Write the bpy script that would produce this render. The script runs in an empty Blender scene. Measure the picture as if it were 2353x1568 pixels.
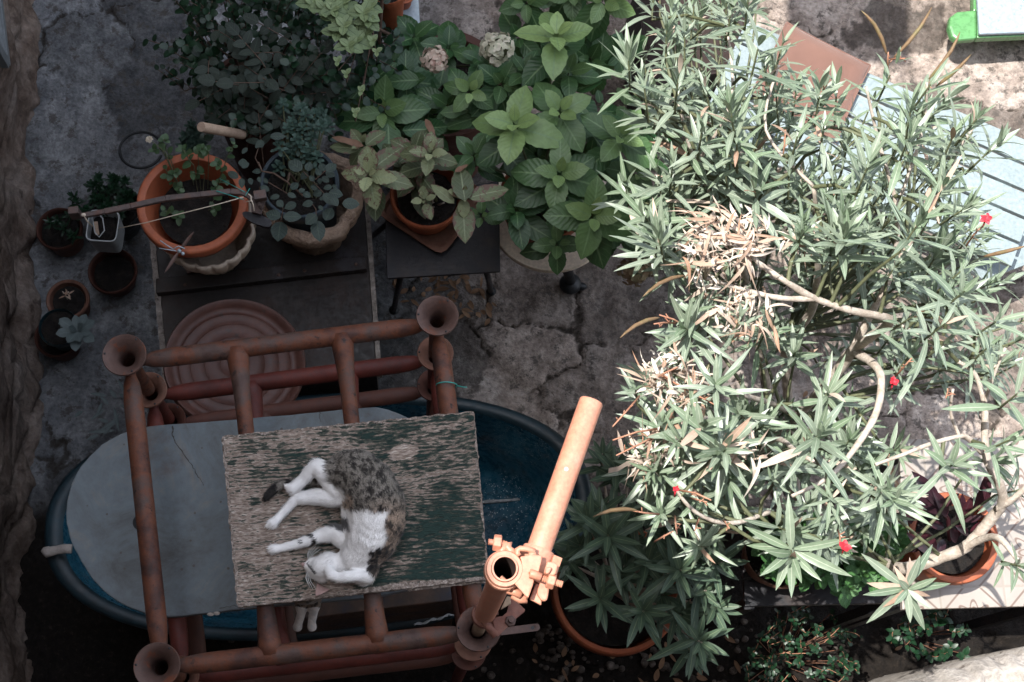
import bpy, math, random
import numpy as np
from mathutils import Vector as V3, Matrix, noise as mnoise
random.seed(7)
R = random.uniform
PI = math.pi
S = 1.3                      # metres per modelling unit
SC = bpy.context.scene
C = SC.collection

# ------------------------------------------------------------------ camera
FPX, H = 3268.0, 4.8
D = V3((-226, -1006, -3268)).normalized()
zw = -D
xw = (V3((1, 0, 0)) - zw * zw.x).normalized()
yw = zw.cross(xw)
ROT = Matrix((xw, yw, zw))
cam_d = bpy.data.cameras.new("camera"); cam = bpy.data.objects.new("camera", cam_d)
C.objects.link(cam); SC.camera = cam
cam_d.lens = FPX / 2353 * 36; cam_d.sensor_width = 36; cam_d.clip_end = 500; cam_d.clip_start = .05
cam.matrix_world = Matrix.Translation(V3((0, 0, H * S))) @ ROT.to_4x4()

# ------------------------------------------------------------------ light
SX, SY = .37, .0             # horizontal run of a shadow per unit of drop
sd = V3((-SX, -SY, 1)).normalized()          # towards the sun
W = bpy.data.worlds.new("World"); SC.world = W; W.use_nodes = True
nt = W.node_tree; bg = nt.nodes['Background']
sky = nt.nodes.new('ShaderNodeTexSky'); sky.sky_type = 'NISHITA'; sky.sun_disc = False
sky.sun_elevation = math.asin(sd.z); sky.sun_rotation = math.atan2(sd.x, sd.y)
sky.air_density = 1.0; sky.dust_density = 1.2; sky.ozone_density = 1.2
hs = nt.nodes.new('ShaderNodeHueSaturation'); hs.inputs['Saturation'].default_value = .42
nt.links.new(sky.outputs[0], hs.inputs['Color']); nt.links.new(hs.outputs[0], bg.inputs[0]); bg.inputs[1].default_value = .15
sl = bpy.data.lights.new("sun", 'SUN'); sun = bpy.data.objects.new("sun", sl); C.objects.link(sun)
sl.energy = 2.05; sl.angle = math.radians(.35); sl.color = (1, .955, .89)
sun.rotation_euler = sd.to_track_quat('Z', 'Y').to_euler()
sun.location = (-3, 0, 12)
SC.view_settings.view_transform = 'Standard'; SC.view_settings.look = 'None'
SC.view_settings.exposure = 2.1; SC.view_settings.gamma = 1

# ------------------------------------------------------------------ pixel helpers
def P(x, y, z):
    d = V3((x - 1176.5, -(y - 784), -FPX))
    w = V3((xw.dot(d), yw.dot(d), zw.dot(d)))
    t = (z - H) / w.z
    return V3((w.x * t, w.y * t, z))

def Z1(x, y): return (1378.6 + x * .4141, y * .4141)
def Z2(x, y): return (1378.6 + x * .4141, 517 + y * .4141)
def Z3(x, y): return (1263.8 + x * .4628, 1034 + y * .4628)
def ZH(x, y): return (746.7 + x * .3297, y * .3297)
def ZC(x, y): return (516.9 + x * .2931, 976.4 + y * .2931)
def ppm(x, y, z): return (P(x, y, z) - P(x + 10, y, z)).length / 10   # units per view pixel

# ------------------------------------------------------------------ mesh builder
class MB:
    def __init__(s): s.v = []; s.f = []; s.c = []
    def add(s, vs, fs, cs=None):
        n = len(s.v); s.v.extend(vs); s.f.extend([tuple(i + n for i in f) for f in fs])
        s.c.extend(cs if cs is not None else [(0, 0, 0, 0)] * len(vs))
    def tube(s, pts, rad, n=12, cap=True, sq=1.0):
        pts = [V3(p) for p in pts]
        if not hasattr(rad, '__len__'): rad = [rad] * len(pts)
        vs = []; fs = []; side = None
        for i, p in enumerate(pts):
            t = (pts[min(i + 1, len(pts) - 1)] - pts[max(i - 1, 0)]).normalized()
            if side is None:
                side = t.orthogonal().normalized()
                if abs(t.z) < .9: side = V3((0, 0, 1)).cross(t).normalized()
            side = (side - t * side.dot(t)).normalized(); up = t.cross(side)
            for k in range(n):
                a = 2 * PI * k / n
                vs.append(p + side * (math.cos(a) * rad[i]) + up * (math.sin(a) * rad[i] * sq))
        for i in range(len(pts) - 1):
            for k in range(n):
                k2 = (k + 1) % n
                fs.append((i * n + k, i * n + k2, (i + 1) * n + k2, (i + 1) * n + k))
        if cap:
            fs.append(tuple(range(n - 1, -1, -1))); fs.append(tuple((len(pts) - 1) * n + k for k in range(n)))
        s.add(vs, fs)
    def lathe(s, c, prof, n=48, rf=None, M=None, ell=(1, 1)):
        c = V3(c); vs = []; fs = []
        for (r, z) in prof:
            for k in range(n):
                a = 2 * PI * k / n; rr = r * (rf(a, z) if rf else 1)
                p = V3((math.cos(a) * rr * ell[0], math.sin(a) * rr * ell[1], z))
                if M: p = M @ p
                vs.append(c + p)
        for i in range(len(prof) - 1):
            for k in range(n):
                k2 = (k + 1) % n
                fs.append((i * n + k, i * n + k2, (i + 1) * n + k2, (i + 1) * n + k))
        s.add(vs, fs)
    def disc(s, c, r, n=40, rings=1, dz=None, ell=(1, 1)):
        c = V3(c); vs = [c + V3((0, 0, dz(0, 0) if dz else 0))]; fs = []
        for i in range(1, rings + 1):
            for k in range(n):
                a = 2 * PI * k / n; rr = r * i / rings
                x, y = math.cos(a) * rr * ell[0], math.sin(a) * rr * ell[1]
                vs.append(c + V3((x, y, dz(x, y) if dz else 0)))
        for k in range(n):
            fs.append((0, 1 + k, 1 + (k + 1) % n))
            for i in range(rings - 1):
                a = 1 + i * n; b = a + n
                fs.append((a + k, b + k, b + (k + 1) % n, a + (k + 1) % n))
        s.add(vs, fs)
    def prism(s, poly, z0, z1):
        n = len(poly)
        vs = [V3((p[0], p[1], z1)) for p in poly] + [V3((p[0], p[1], z0)) for p in poly]
        ar = sum(poly[i][0] * poly[(i + 1) % n][1] - poly[(i + 1) % n][0] * poly[i][1] for i in range(n))
        top = tuple(range(n)); bot = tuple(range(2 * n - 1, n - 1, -1))
        sides = [(i, i + n, (i + 1) % n + n, (i + 1) % n) for i in range(n)]
        fs = [top, bot] + sides
        if ar < 0: fs = [tuple(reversed(f)) for f in fs]
        s.add(vs, fs)
    def box(s, c, size, M=None):
        c = V3(c); h = [x / 2 for x in size]; vs = []
        for z in (-1, 1):
            for (x, y) in ((-1, -1), (1, -1), (1, 1), (-1, 1)):
                p = V3((x * h[0], y * h[1], z * h[2])); vs.append(c + (M @ p if M else p))
        s.add(vs, [(3, 2, 1, 0), (4, 5, 6, 7), (0, 1, 5, 4), (1, 2, 6, 5), (2, 3, 7, 6), (3, 0, 4, 7)])
    def bar(s, a, b, w, h, up=V3((0, 0, 1))):
        a = V3(a); b = V3(b); t = (b - a).normalized(); sd_ = t.cross(up)
        sd_ = sd_.normalized() if sd_.length > 1e-4 else V3((1, 0, 0)); u = sd_.cross(t)
        M = Matrix((sd_, t, u)).transposed()
        s.box((a + b) / 2, (w, (b - a).length, h), M)
    def ball(s, c, r, n=10, sc=(1, 1, 1)):
        prof = []
        for i in range(n + 1):
            a = -PI / 2 + PI * i / n; prof.append((max(1e-4, math.cos(a)) * r, math.sin(a) * r * sc[2]))
        s.lathe(c, prof, n * 2, ell=(sc[0], sc[1]))

BASE = {}
def thing(name, label, cat, base, group=None):
    o = bpy.data.objects.new(name, None); C.objects.link(o)
    o.empty_display_size = .05
    o.location = V3(base) * S; BASE[o.name] = V3(base)
    o['label'] = label; o['category'] = cat
    if group: o['group'] = group
    return o
def build(name, mb, mat, parent=None, smooth=True, bevel=0, base=None, auto=None):
    b = BASE.get(parent.name, V3((0, 0, 0))) if parent is not None else (V3(base) if base is not None else V3((0, 0, 0)))
    me = bpy.data.meshes.new(name)
    arr = np.array([tuple(v) for v in mb.v], dtype=np.float64).reshape(-1, 3)
    arr = (arr - np.array(tuple(b))) * S
    me.from_pydata(arr.tolist(), [], mb.f)
    if any(c != (0, 0, 0, 0) for c in mb.c[:50]) or any(c != (0, 0, 0, 0) for c in mb.c[-50:]):
        at = me.color_attributes.new('lf', 'FLOAT_COLOR', 'POINT')
        at.data.foreach_set('color', np.array(mb.c, dtype=np.float32).ravel())
    me.polygons.foreach_set('use_smooth', [bool(smooth)] * len(me.polygons))
    me.materials.append(mat); me.update()
    if auto: me.set_sharp_from_angle(angle=math.radians(auto))
    o = bpy.data.objects.new(name, me); C.objects.link(o)
    if parent is not None:
        o.parent = parent; BASE[o.name] = b
    else:
        o.location = b * S; BASE[o.name] = b
    if bevel:
        m = o.modifiers.new('bevel', 'BEVEL'); m.width = bevel * S; m.segments = 2; m.limit_method = 'ANGLE'; m.angle_limit = math.radians(40)
    return o
def tag(o, label, cat, group=None):
    o['label'] = label; o['category'] = cat
    if group: o['group'] = group
    return o

# ------------------------------------------------------------------ materials
class NT:
    def __init__(s, name):
        s.m = bpy.data.materials.new(name); s.m.use_nodes = True; s.t = s.m.node_tree
        s.b = s.t.nodes['Principled BSDF']; s.out = s.t.nodes['Material Output']
        s.tc = None
    def n(s, ty, **kw):
        nd = s.t.nodes.new('ShaderNode' + ty)
        ins = kw.pop('i', {})
        for k, v in kw.items(): setattr(nd, k, v)
        for k, v in ins.items():
            if hasattr(v, 'node'): s.t.links.new(v, nd.inputs[k])
            else: nd.inputs[k].default_value = v
        return nd
    def co(s):
        if s.tc is None: s.tc = s.n('TexCoord').outputs['Object']
        return s.tc
    def map(s, scale=(1, 1, 1), rot=(0, 0, 0), vec=None):
        return s.n('Mapping', i={'Vector': vec or s.co(), 'Scale': scale, 'Rotation': rot}).outputs[0]
    def noise(s, scale, detail=6, rough=.6, vec=None, dist=0):
        return s.n('TexNoise', i={'Vector': vec or s.co(), 'Scale': scale, 'Detail': detail, 'Roughness': rough, 'Distortion': dist}).outputs[0]
    def vor(s, scale, feat='F1', vec=None):
        return s.n('TexVoronoi', feature=feat, i={'Vector': vec or s.co(), 'Scale': scale}).outputs['Distance']
    def ramp(s, fac, stops, interp='LINEAR'):
        r = s.n('ValToRGB', i={'Fac': fac}); cr = r.color_ramp; cr.interpolation = interp
        while len(cr.elements) < len(stops): cr.elements.new(.5)
        for e, (p, c) in zip(cr.elements, stops):
            e.position = p; e.color = (c[0], c[1], c[2], 1) if hasattr(c, '__len__') else (c, c, c, 1)
        return r.outputs[0]
    def mix(s, f, a, b, mode='MIX'):
        nd = s.n('MixRGB', blend_type=mode)
        for k, v in (('Fac', f), ('Color1', a), ('Color2', b)):
            if hasattr(v, 'node'): s.t.links.new(v, nd.inputs[k])
            elif hasattr(v, '__len__'): nd.inputs[k].default_value = (v[0], v[1], v[2], 1)
            else: nd.inputs[k].default_value = v if k == 'Fac' else (v, v, v, 1)
        return nd.outputs[0]
    def math(s, op, a, b=0., c=0.):
        nd = s.n('Math', operation=op)
        for k, v in enumerate((a, b, c)):
            if hasattr(v, 'node'): s.t.links.new(v, nd.inputs[k])
            else: nd.inputs[k].default_value = v
        return nd.outputs[0]
    def set(s, k, v):
        if hasattr(v, 'node'): s.t.links.new(v, s.b.inputs[k])
        elif hasattr(v, '__len__') and len(v) == 3: s.b.inputs[k].default_value = (*v, 1)
        else: s.b.inputs[k].default_value = v
    def bump(s, h, strength=.4, dist=.005, norm=None):
        i = {'Height': h, 'Strength': strength, 'Distance': dist}
        if norm: i['Normal'] = norm
        o = s.n('Bump', i=i).outputs[0]; s.set('Normal', o); return o

def pm(name, cols, scale=9, rough=(.6, .85), bump=.35, bs=70, metal=0, spec=.4, dirt=None, bd=.003, stretch=(1, 1, 1), coat=0):
    n = NT(name); v = n.map(stretch)
    f = n.noise(scale, 8, .65, v)
    k = len(cols); st = [(.3 + .4 * i / max(1, k - 1), c) for i, c in enumerate(cols)]
    col = n.ramp(f, st)
    g = n.noise(bs, 5, .6, v)
    col = n.mix(.55, col, n.ramp(g, [(.25, .55), (.75, 1.35)]), 'MULTIPLY')
    if dirt:
        dcol, ds, th = dirt
        d = n.noise(ds, 8, .7, v)
        col = n.mix(n.ramp(d, [(th, 0), (th + .08, 1)]), col, dcol)
    n.set('Base Color', col); n.set('Roughness', n.ramp(g, [(.3, rough[0]), (.7, rough[1])]))
    n.set('Metallic', metal); n.set('Specular IOR Level', spec)
    if coat: n.set('Coat Weight', coat); n.set('Coat Roughness', .15)
    n.bump(n.math('ADD', g, n.math('MULTIPLY', f, .8)), bump, bd)
    return n.m

def leafmat(name, dark, light, mid, young=None, veins=0, rough=.45, trans=.25, spots=None, spec=.4, var=.5, mw=.05):
    """leaf attribute: r across, g along, b random, a tone (0 old .. 1 young)"""
    n = NT(name)
    a = n.n('Attribute', attribute_name='lf'); sep = n.n('SeparateColor', i={'Color': a.outputs['Color']})
    u, v, rnd, tone = sep.outputs[0], sep.outputs[1], sep.outputs[2], a.outputs['Alpha']
    col = n.mix(tone, dark, young or light)
    col = n.mix(n.math('MULTIPLY', rnd, var), col, light)
    au = n.math('ABSOLUTE', n.math('SUBTRACT', u, .5))
    if veins:
        w = n.math('SINE', n.math('MULTIPLY', n.math('SUBTRACT', v, n.math('MULTIPLY', au, .55)), veins * 6.283))
        vm = n.ramp(w, [(.90, 0), (1, 1)])
        col = n.mix(n.math('MULTIPLY', vm, .28), col, mid)
    col = n.mix(n.ramp(au, [(.015, .85), (mw, 0)]), col, mid)
    if spots:
        d = n.noise(60, 6, .7); e = n.math('ADD', d, n.math('MULTIPLY', n.math('POWER', n.math('MULTIPLY', au, 2), 3), .16))
        e = n.math('ADD', e, n.math('MULTIPLY', rnd, .12))
        col = n.mix(n.ramp(e, [(spots[1], 0), (spots[1] + .05, 1)]), col, spots[0])
    fn = n.noise(50, 4, .6)
    col = n.mix(.5, col, n.ramp(fn, [(.3, .7), (.7, 1.25)]), 'MULTIPLY')
    n.set('Base Color', col); n.set('Roughness', rough); n.set('Specular IOR Level', spec)
    if veins: n.bump(n.math('ADD', n.math('MULTIPLY', w, -.5), n.math('MULTIPLY', fn, .6)), .3, .002)
    else: n.bump(fn, .15, .002)
    tr = n.n('BsdfTranslucent', i={'Color': n.mix(.5, col, young or light)})
    mx = n.n('MixShader', i={'Fac': trans, 1: n.b.outputs[0], 2: tr.outputs[0]})
    n.t.links.new(mx.outputs[0], n.out.inputs[0])
    return n.m

M = {}
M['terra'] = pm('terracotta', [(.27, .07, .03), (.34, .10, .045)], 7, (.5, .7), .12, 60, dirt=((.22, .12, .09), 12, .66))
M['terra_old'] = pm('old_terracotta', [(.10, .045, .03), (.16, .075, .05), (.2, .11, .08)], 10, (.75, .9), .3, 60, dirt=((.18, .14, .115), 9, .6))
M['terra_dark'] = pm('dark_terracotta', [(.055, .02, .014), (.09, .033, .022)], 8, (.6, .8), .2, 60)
M['soil'] = pm('soil', [(.003, .0025, .002), (.007, .005, .004), (.02, .014, .010)], 30, (.85, .95), 1, 80, bd=.01)
M['rust'] = pm('rusty_iron', [(.022, .012, .010), (.055, .020, .013), (.115, .038, .018), (.07, .042, .034), (.045, .020, .015)], 8, (.5, .8), .4, 120, metal=.1, dirt=((.018, .011, .010), 34, .58))
M['rust_red'] = pm('red_painted_iron', [(.05, .009, .006), (.085, .015, .010), (.115, .022, .013)], 12, (.5, .75), .2, 110, dirt=((.05, .025, .022), 60, .66))
M['rust_grey'] = pm('grey_rusty_iron', [(.055, .032, .026), (.088, .05, .04), (.12, .078, .066)], 12, (.5, .75), .3, 130, metal=.1, dirt=((.14, .045, .022), 18, .56))
M['orange'] = pm('orange_painted_steel', [(.47, .19, .12), (.50, .225, .145), (.50, .26, .185)], 14, (.38, .55), .12, 140, spec=.5, dirt=((.5, .12, .05), 40, .68))
M['iron'] = pm('forged_iron', [(.05, .042, .04), (.10, .075, .068), (.12, .062, .045)], 22, (.5, .75), .5, 90, metal=.3)
M['blackmetal'] = pm('black_painted_metal', [(.006, .007, .010), (.012, .012, .016), (.03, .022, .02)], 9, (.35, .7), .25, 90, dirt=((.045, .028, .02), 10, .66))
M['sheet'] = pm('brown_metal_sheet', [(.006, .0045, .004), (.012, .008, .0065), (.030, .016, .011)], 5, (.45, .75), .2, 60, dirt=((.03, .026, .03), 8, .6))
M['cream'] = pm('cream_ceramic', [(.40, .33, .26), (.5, .42, .34)], 6, (.5, .7), .2, 60, dirt=((.33, .25, .18), 14, .62))
M['creamtop'] = pm('cream_table_top', [(.66, .56, .45), (.76, .67, .55)], 8, (.45, .65), .12, 80, dirt=((.42, .33, .25), 18, .64))
M['stone'] = pm('rough_beige_stone', [(.20, .14, .10), (.32, .23, .17), (.42, .32, .25)], 16, (.85, .95), 1, 60, bd=.012, dirt=((.12, .07, .05), 12, .6))
M['silver'] = pm('galvanised_sheet', [(.28, .34, .38), (.36, .43, .47)], 7, (.35, .55), .08, 50, metal=.3)
M['blackpl'] = pm('black_plastic', [(.008, .010, .012), (.016, .018, .02)], 8, (.35, .6), .1, 50)
M['greyblue'] = pm('blue_grey_plastic', [(.035, .05, .062), (.055, .075, .09)], 8, (.4, .6), .15, 70)
M['teal'] = pm('teal_plastic', [(.01, .03, .036), (.015, .045, .055)], 8, (.35, .5), .1, 50)
M['white'] = pm('white_plastic', [(.35, .37, .38), (.48, .5, .5)], 9, (.4, .6), .1, 50, dirt=((.25, .23, .2), 14, .6))
M['string'] = pm('cream_string', [(.5, .42, .32), (.6, .52, .42)], 30, (.8, .9), .3, 300)
M['wire'] = pm('green_wire', [(.02, .25, .22), (.03, .3, .26)], 30, (.4, .5), .1, 50)
M['dowel'] = pm('pale_wood', [(.30, .21, .15), (.42, .31, .23)], 12, (.6, .8), .3, 90, stretch=(.25, 3, 3))
M['bark'] = pm('oleander_bark', [(.32, .26, .21), (.46, .40, .34), (.58, .52, .46)], 30, (.75, .9), .6, 90)
M['bark_dark'] = pm('brown_bark', [(.06, .035, .025), (.11, .07, .05)], 30, (.75, .9), .6, 90)
M['stemgreen'] = pm('green_stem', [(.075, .085, .045), (.13, .14, .075)], 20, (.5, .7), .1, 90)
M['twig'] = pm('red_twig', [(.30, .12, .07), (.42, .24, .16)], 20, (.6, .8), .2, 90)
M['pod'] = pm('seed_pod', [(.12, .085, .035), (.18, .11, .06), (.16, .145, .06)], 14, (.5, .7), .2, 90)
M['red'] = pm('red_petal', [(.42, .015, .025), (.55, .03, .05)], 20, (.5, .6), .1, 90)
M['benchblue'] = pm('light_blue_paint', [(.21, .26, .275), (.245, .30, .315)], 6, (.3, .45), .06, 60, dirt=((.18, .23, .24), 18, .7))
M['tableblue'] = pm('pale_blue_paint', [(.26, .32, .37), (.29, .35, .40)], 6, (.25, .4), .06, 60)
M['tablegreen'] = pm('green_paint', [(.09, .24, .09), (.11, .29, .11)], 6, (.22, .38), .08, 50, spec=.6)
M['scuffed'] = pm('scuffed_blue_brown_panel', [(.012, .02, .04), (.05, .03, .02), (.1, .055, .035)], 10, (.4, .7), .3, 90)
M['flint'] = pm('pale_stone_chip', [(.25, .22, .2), (.36, .32, .29)], 20, (.7, .9), .3, 90)
M['louvre'] = pm('grey_shutter_paint', [(.14, .16, .17), (.2, .22, .23)], 20, (.5, .7), .2, 60)
M['caster'] = pm('caster_cloth', [(.5, .45, .38), (.55, .5, .42)], 10, (.8, .9), .2, 200)

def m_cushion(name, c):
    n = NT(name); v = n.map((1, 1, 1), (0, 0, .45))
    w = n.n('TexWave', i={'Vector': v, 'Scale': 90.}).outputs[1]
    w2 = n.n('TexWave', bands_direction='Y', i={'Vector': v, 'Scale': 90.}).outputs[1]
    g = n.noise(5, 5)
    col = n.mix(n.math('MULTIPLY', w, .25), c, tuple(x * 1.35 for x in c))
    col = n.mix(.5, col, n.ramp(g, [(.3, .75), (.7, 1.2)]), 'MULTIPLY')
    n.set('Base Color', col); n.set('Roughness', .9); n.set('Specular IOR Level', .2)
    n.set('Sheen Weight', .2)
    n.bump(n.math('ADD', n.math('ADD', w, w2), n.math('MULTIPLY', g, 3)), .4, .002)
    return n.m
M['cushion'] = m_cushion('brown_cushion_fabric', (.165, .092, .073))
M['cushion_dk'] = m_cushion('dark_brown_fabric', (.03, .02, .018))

def m_marble():
    n = NT('grey_marble')
    f = n.noise(5, 10, .75, dist=.8); g = n.noise(26, 6, .7)
    col = n.ramp(f, [(.32, (.07, .07, .068)), (.46, (.11, .125, .132)), (.56, (.125, .15, .165)), (.68, (.17, .165, .15))])
    col = n.mix(n.ramp(n.noise(3.1, 7, .7), [(.56, 0), (.70, .7)]), col, (.095, .06, .045))
    col = n.mix(.6, col, n.ramp(g, [(.3, .68), (.7, 1.2)]), 'MULTIPLY')
    sp = n.vor(22); sp2 = n.noise(9, 3)
    col = n.mix(n.ramp(n.math('ADD', sp, n.math('MULTIPLY', sp2, .12)), [(.12, .85), (.15, 0)]), col, (.07, .06, .05))
    n.set('Base Color', col); n.set('Roughness', n.ramp(g, [(.3, .5), (.7, .75)])); n.set('Specular IOR Level', .35)
    n.bump(g, .12, .003); return n.m
M['marble'] = m_marble()

def m_blue():
    n = NT('glossy_blue_plastic')
    f = n.noise(5, 7, .6); g = n.noise(40, 5, .6)
    col = n.ramp(f, [(.3, (.006, .030, .048)), (.5, (.010, .068, .108)), (.7, (.028, .125, .185))])
    d = n.noise(7, 8, .75)
    col = n.mix(n.ramp(d, [(.54, 0), (.66, .75)]), col, (.06, .055, .055))
    sp = n.n('TexVoronoi', i={'Vector': n.co(), 'Scale': 120., 'Randomness': 1.}).outputs['Distance']
    reg = n.n('TexNoise', i={'Vector': n.co(), 'Scale': 2.6, 'Detail': 1.}).outputs[0]
    m = n.math('MULTIPLY', n.ramp(sp, [(.20, 1), (.28, 0)]), n.ramp(reg, [(.42, 0), (.52, 1)]))
    m = n.math('MULTIPLY', m, n.ramp(n.noise(45, 1), [(.46, 0), (.5, 1)]))
    xs_ = n.n('SeparateXYZ', i={0: n.co()}).outputs[0]
    m = n.math('MULTIPLY', m, n.ramp(xs_, [(.34, 0), (.40, 1)]))
    col = n.mix(m, col, (.6, .62, .62))
    n.set('Base Color', col); n.set('Roughness', n.ramp(g, [(.3, .18), (.7, .38)])); n.set('Specular IOR Level', .6)
    n.bump(n.math('ADD', g, m), .15, .003); return n.m
M['blue'] = m_blue()

def m_board():
    n = NT('flaking_green_plywood')
    v0 = n.map((1, 1, 1), (0, 0, math.radians(-5.5)))
    warp = n.noise(4.5, 4, .55); sep = n.n('SeparateXYZ', i={0: v0})
    x, y = sep.outputs[0], sep.outputs[1]
    kx = n.math('MULTIPLY', n.math('SUBTRACT', x, .085), 11.); ky = n.math('MULTIPLY', n.math('SUBTRACT', y, .02), 24.)
    kd = n.math('ADD', n.math('MULTIPLY', kx, kx), n.math('MULTIPLY', ky, ky))
    bend = n.math('DIVIDE', n.math('MULTIPLY', ky, .028), n.math('ADD', kd, .6))
    y3 = n.math('ADD', n.math('ADD', y, n.math('MULTIPLY', n.math('SUBTRACT', warp, .5), .028)), bend)
    def g(fx, fy, dt, z):
        return n.noise(1.0, dt, .62, n.n('CombineXYZ', i={0: n.math('MULTIPLY', x, fx), 1: n.math('MULTIPLY', y3, fy), 2: z}).outputs[0])
    grain = g(34., 150., 5, 0.); fine = g(70., 420., 3, 5.); streak = g(5., 60., 3, 9.); reg = n.noise(7., 4, .6); reg2 = n.noise(2.5, 2, .5)
    rings = n.n('TexWave', bands_direction='Y', i={'Vector': n.n('CombineXYZ', i={0: 0., 1: y3, 2: 0.}).outputs[0], 'Scale': 34., 'Distortion': 1.5, 'Detail': 2.}).outputs[1]
    p = n.math('ADD', n.math('MULTIPLY', grain, 1.0), n.math('MULTIPLY', reg, .55))
    p = n.math('ADD', p, n.math('MULTIPLY', streak, .30)); p = n.math('ADD', p, n.math('MULTIPLY', rings, .07))
    p = n.math('ADD', p, n.math('MULTIPLY', x, .26)); p = n.math('ADD', p, n.math('MULTIPLY', reg2, .25))
    px_ = n.math('MULTIPLY', n.math('SUBTRACT', x, .125), 14.); py_ = n.math('MULTIPLY', n.math('SUBTRACT', y, .125), 26.)
    pd_ = n.math('ADD', n.math('ADD', n.math('MULTIPLY', px_, px_), n.math('MULTIPLY', py_, py_)), n.math('MULTIPLY', reg, 1.2))
    p = n.math('SUBTRACT', p, n.ramp(pd_, [(.75, .35), (1.0, 0)]))
    big_ = n.noise(1.0, 5, .7, n.n('CombineXYZ', i={0: n.math('MULTIPLY', x, 9.), 1: n.math('MULTIPLY', y3, 24.), 2: 2.}).outputs[0])
    p = n.math('ADD', p, n.math('MULTIPLY', n.math('SUBTRACT', big_, .5), .55))
    mask = n.ramp(p, [(.98, 0), (1.02, 1)]); p2 = n.math('SUBTRACT', p, .06)
    p3 = n.ramp(n.math('SUBTRACT', p, .0), [(1.06 - .12, 0), (.99, 1)])
    wood = n.ramp(n.math('ADD', n.math('MULTIPLY', grain, .6), n.math('MULTIPLY', fine, .4)), [(.33, (.06, .044, .037)), (.44, (.19, .145, .118)), (.52, (.32, .255, .21)), (.61, (.56, .49, .43))])
    worn = n.mix(streak, (.05, .056, .044), (.10, .104, .082))
    worn = n.mix(n.ramp(fine, [(.40, .9), (.52, 0)]), worn, (.028, .034, .03))
    paint = n.mix(reg2, (.016, .034, .029), (.026, .05, .042)); paint = n.mix(n.ramp(fine, [(.36, .6), (.5, 0)]), paint, (.011, .016, .014))
    a_ = n.ramp(n.math('SUBTRACT', p, .09), [(.96, 0), (.995, 1)])
    b_ = n.ramp(n.math('SUBTRACT', p, .21), [(.95, 0), (.99, 1)])
    col = n.mix(b_, n.mix(a_, wood, worn), paint)
    n.set('Base Color', col); n.set('Roughness', .8); n.set('Specular IOR Level', .2)
    n.bump(n.math('ADD', n.math('ADD', fine, grain), n.math('MULTIPLY', b_, .4)), .9, .004)
    return n.m
M['board'] = m_board()
M['rawwood'] = pm('torn_wood_edge', [(.05, .038, .03), (.22, .175, .145), (.48, .42, .37)], 110, (.85, .95), 1, 260, bd=.004)

def m_tile():
    n = NT('patterned_tiles')
    v = n.map((4.1, 4.1, 1), (0, 0, -.03)); sx = n.n('SeparateXYZ', i={0: v})
    fx = n.math('SUBTRACT', n.math('FRACT', sx.outputs[0]), .5); fy = n.math('SUBTRACT', n.math('FRACT', sx.outputs[1]), .5)
    ax = n.math('ABSOLUTE', fx); ay = n.math('ABSOLUTE', fy)
    gr = n.math('MAXIMUM', ax, ay)
    r = n.math('SQRT', n.math('ADD', n.math('MULTIPLY', fx, fx), n.math('MULTIPLY', fy, fy)))
    th = n.math('ARCTAN2', fy, fx)
    pet = n.math('ADD', .24, n.math('MULTIPLY', n.math('COSINE', n.math('MULTIPLY', th, 8.)), .06))
    d1 = n.math('ABSOLUTE', n.math('SUBTRACT', r, pet))
    pet2 = n.math('ADD', .12, n.math('MULTIPLY', n.math('COSINE', n.math('MULTIPLY', th, 4.)), .07))
    d2 = n.math('ABSOLUTE', n.math('SUBTRACT', r, pet2))
    d3 = n.math('ABSOLUTE', n.math('SUBTRACT', n.math('ADD', ax, ay), .62))
    d = n.math('MINIMUM', n.math('MINIMUM', d1, d2), d3)
    line = n.ramp(d, [(.012, 1), (.028, 0)])
    fill = n.math('LESS_THAN', r, .06)
    line = n.math('MAXIMUM', line, fill)
    cell = n.n('TexWhiteNoise', i={'Vector': n.n('CombineXYZ', i={0: n.math('FLOOR', sx.outputs[0]), 1: n.math('FLOOR', sx.outputs[1]), 2: 0.}).outputs[0]}).outputs[0]
    base = n.mix(cell, (.27, .24, .215), (.36, .33, .30))
    g = n.noise(10, 5)
    base = n.mix(.4, base, n.ramp(g, [(.3, .8), (.7, 1.15)]), 'MULTIPLY')
    col = n.mix(n.math('MULTIPLY', line, .85), base, (.13, .085, .065))
    col = n.mix(n.ramp(gr, [(.478, 0), (.488, 1)]), col, (.26, .23, .2))
    n.set('Base Color', col); n.set('Roughness', .35); n.bump(n.ramp(gr, [(.47, 1), (.49, 0)]), .3, .002); return n.m
M['tile'] = m_tile()

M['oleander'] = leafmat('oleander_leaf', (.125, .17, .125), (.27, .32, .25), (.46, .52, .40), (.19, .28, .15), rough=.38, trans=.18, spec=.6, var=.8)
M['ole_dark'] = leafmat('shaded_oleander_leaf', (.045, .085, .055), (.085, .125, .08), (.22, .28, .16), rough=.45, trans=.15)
M['hydr'] = leafmat('hydrangea_leaf', (.016, .062, .022), (.055, .135, .040), (.15, .24, .11), (.30, .42, .155), veins=8, rough=.42, trans=.15, var=.3)
M['hydr_sick'] = leafmat('blotched_hydrangea_leaf', (.055, .075, .035), (.10, .125, .05), (.22, .26, .15), (.36, .40, .22), veins=8, rough=.5, trans=.12, spots=((.11, .055, .04), .66), var=.6)
M['rose'] = leafmat('rose_leaf', (.016, .032, .025), (.032, .05, .04), (.055, .08, .055), rough=.6, trans=.1, veins=6)
M['rosegrey'] = leafmat('dull_rose_leaf', (.010, .018, .013), (.026, .036, .026), (.035, .05, .035), rough=.7, trans=.08, veins=6)
M['darkleaf'] = leafmat('dark_green_leaf', (.003, .014, .007), (.008, .036, .014), (.016, .05, .022), rough=.4, trans=.1)
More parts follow.
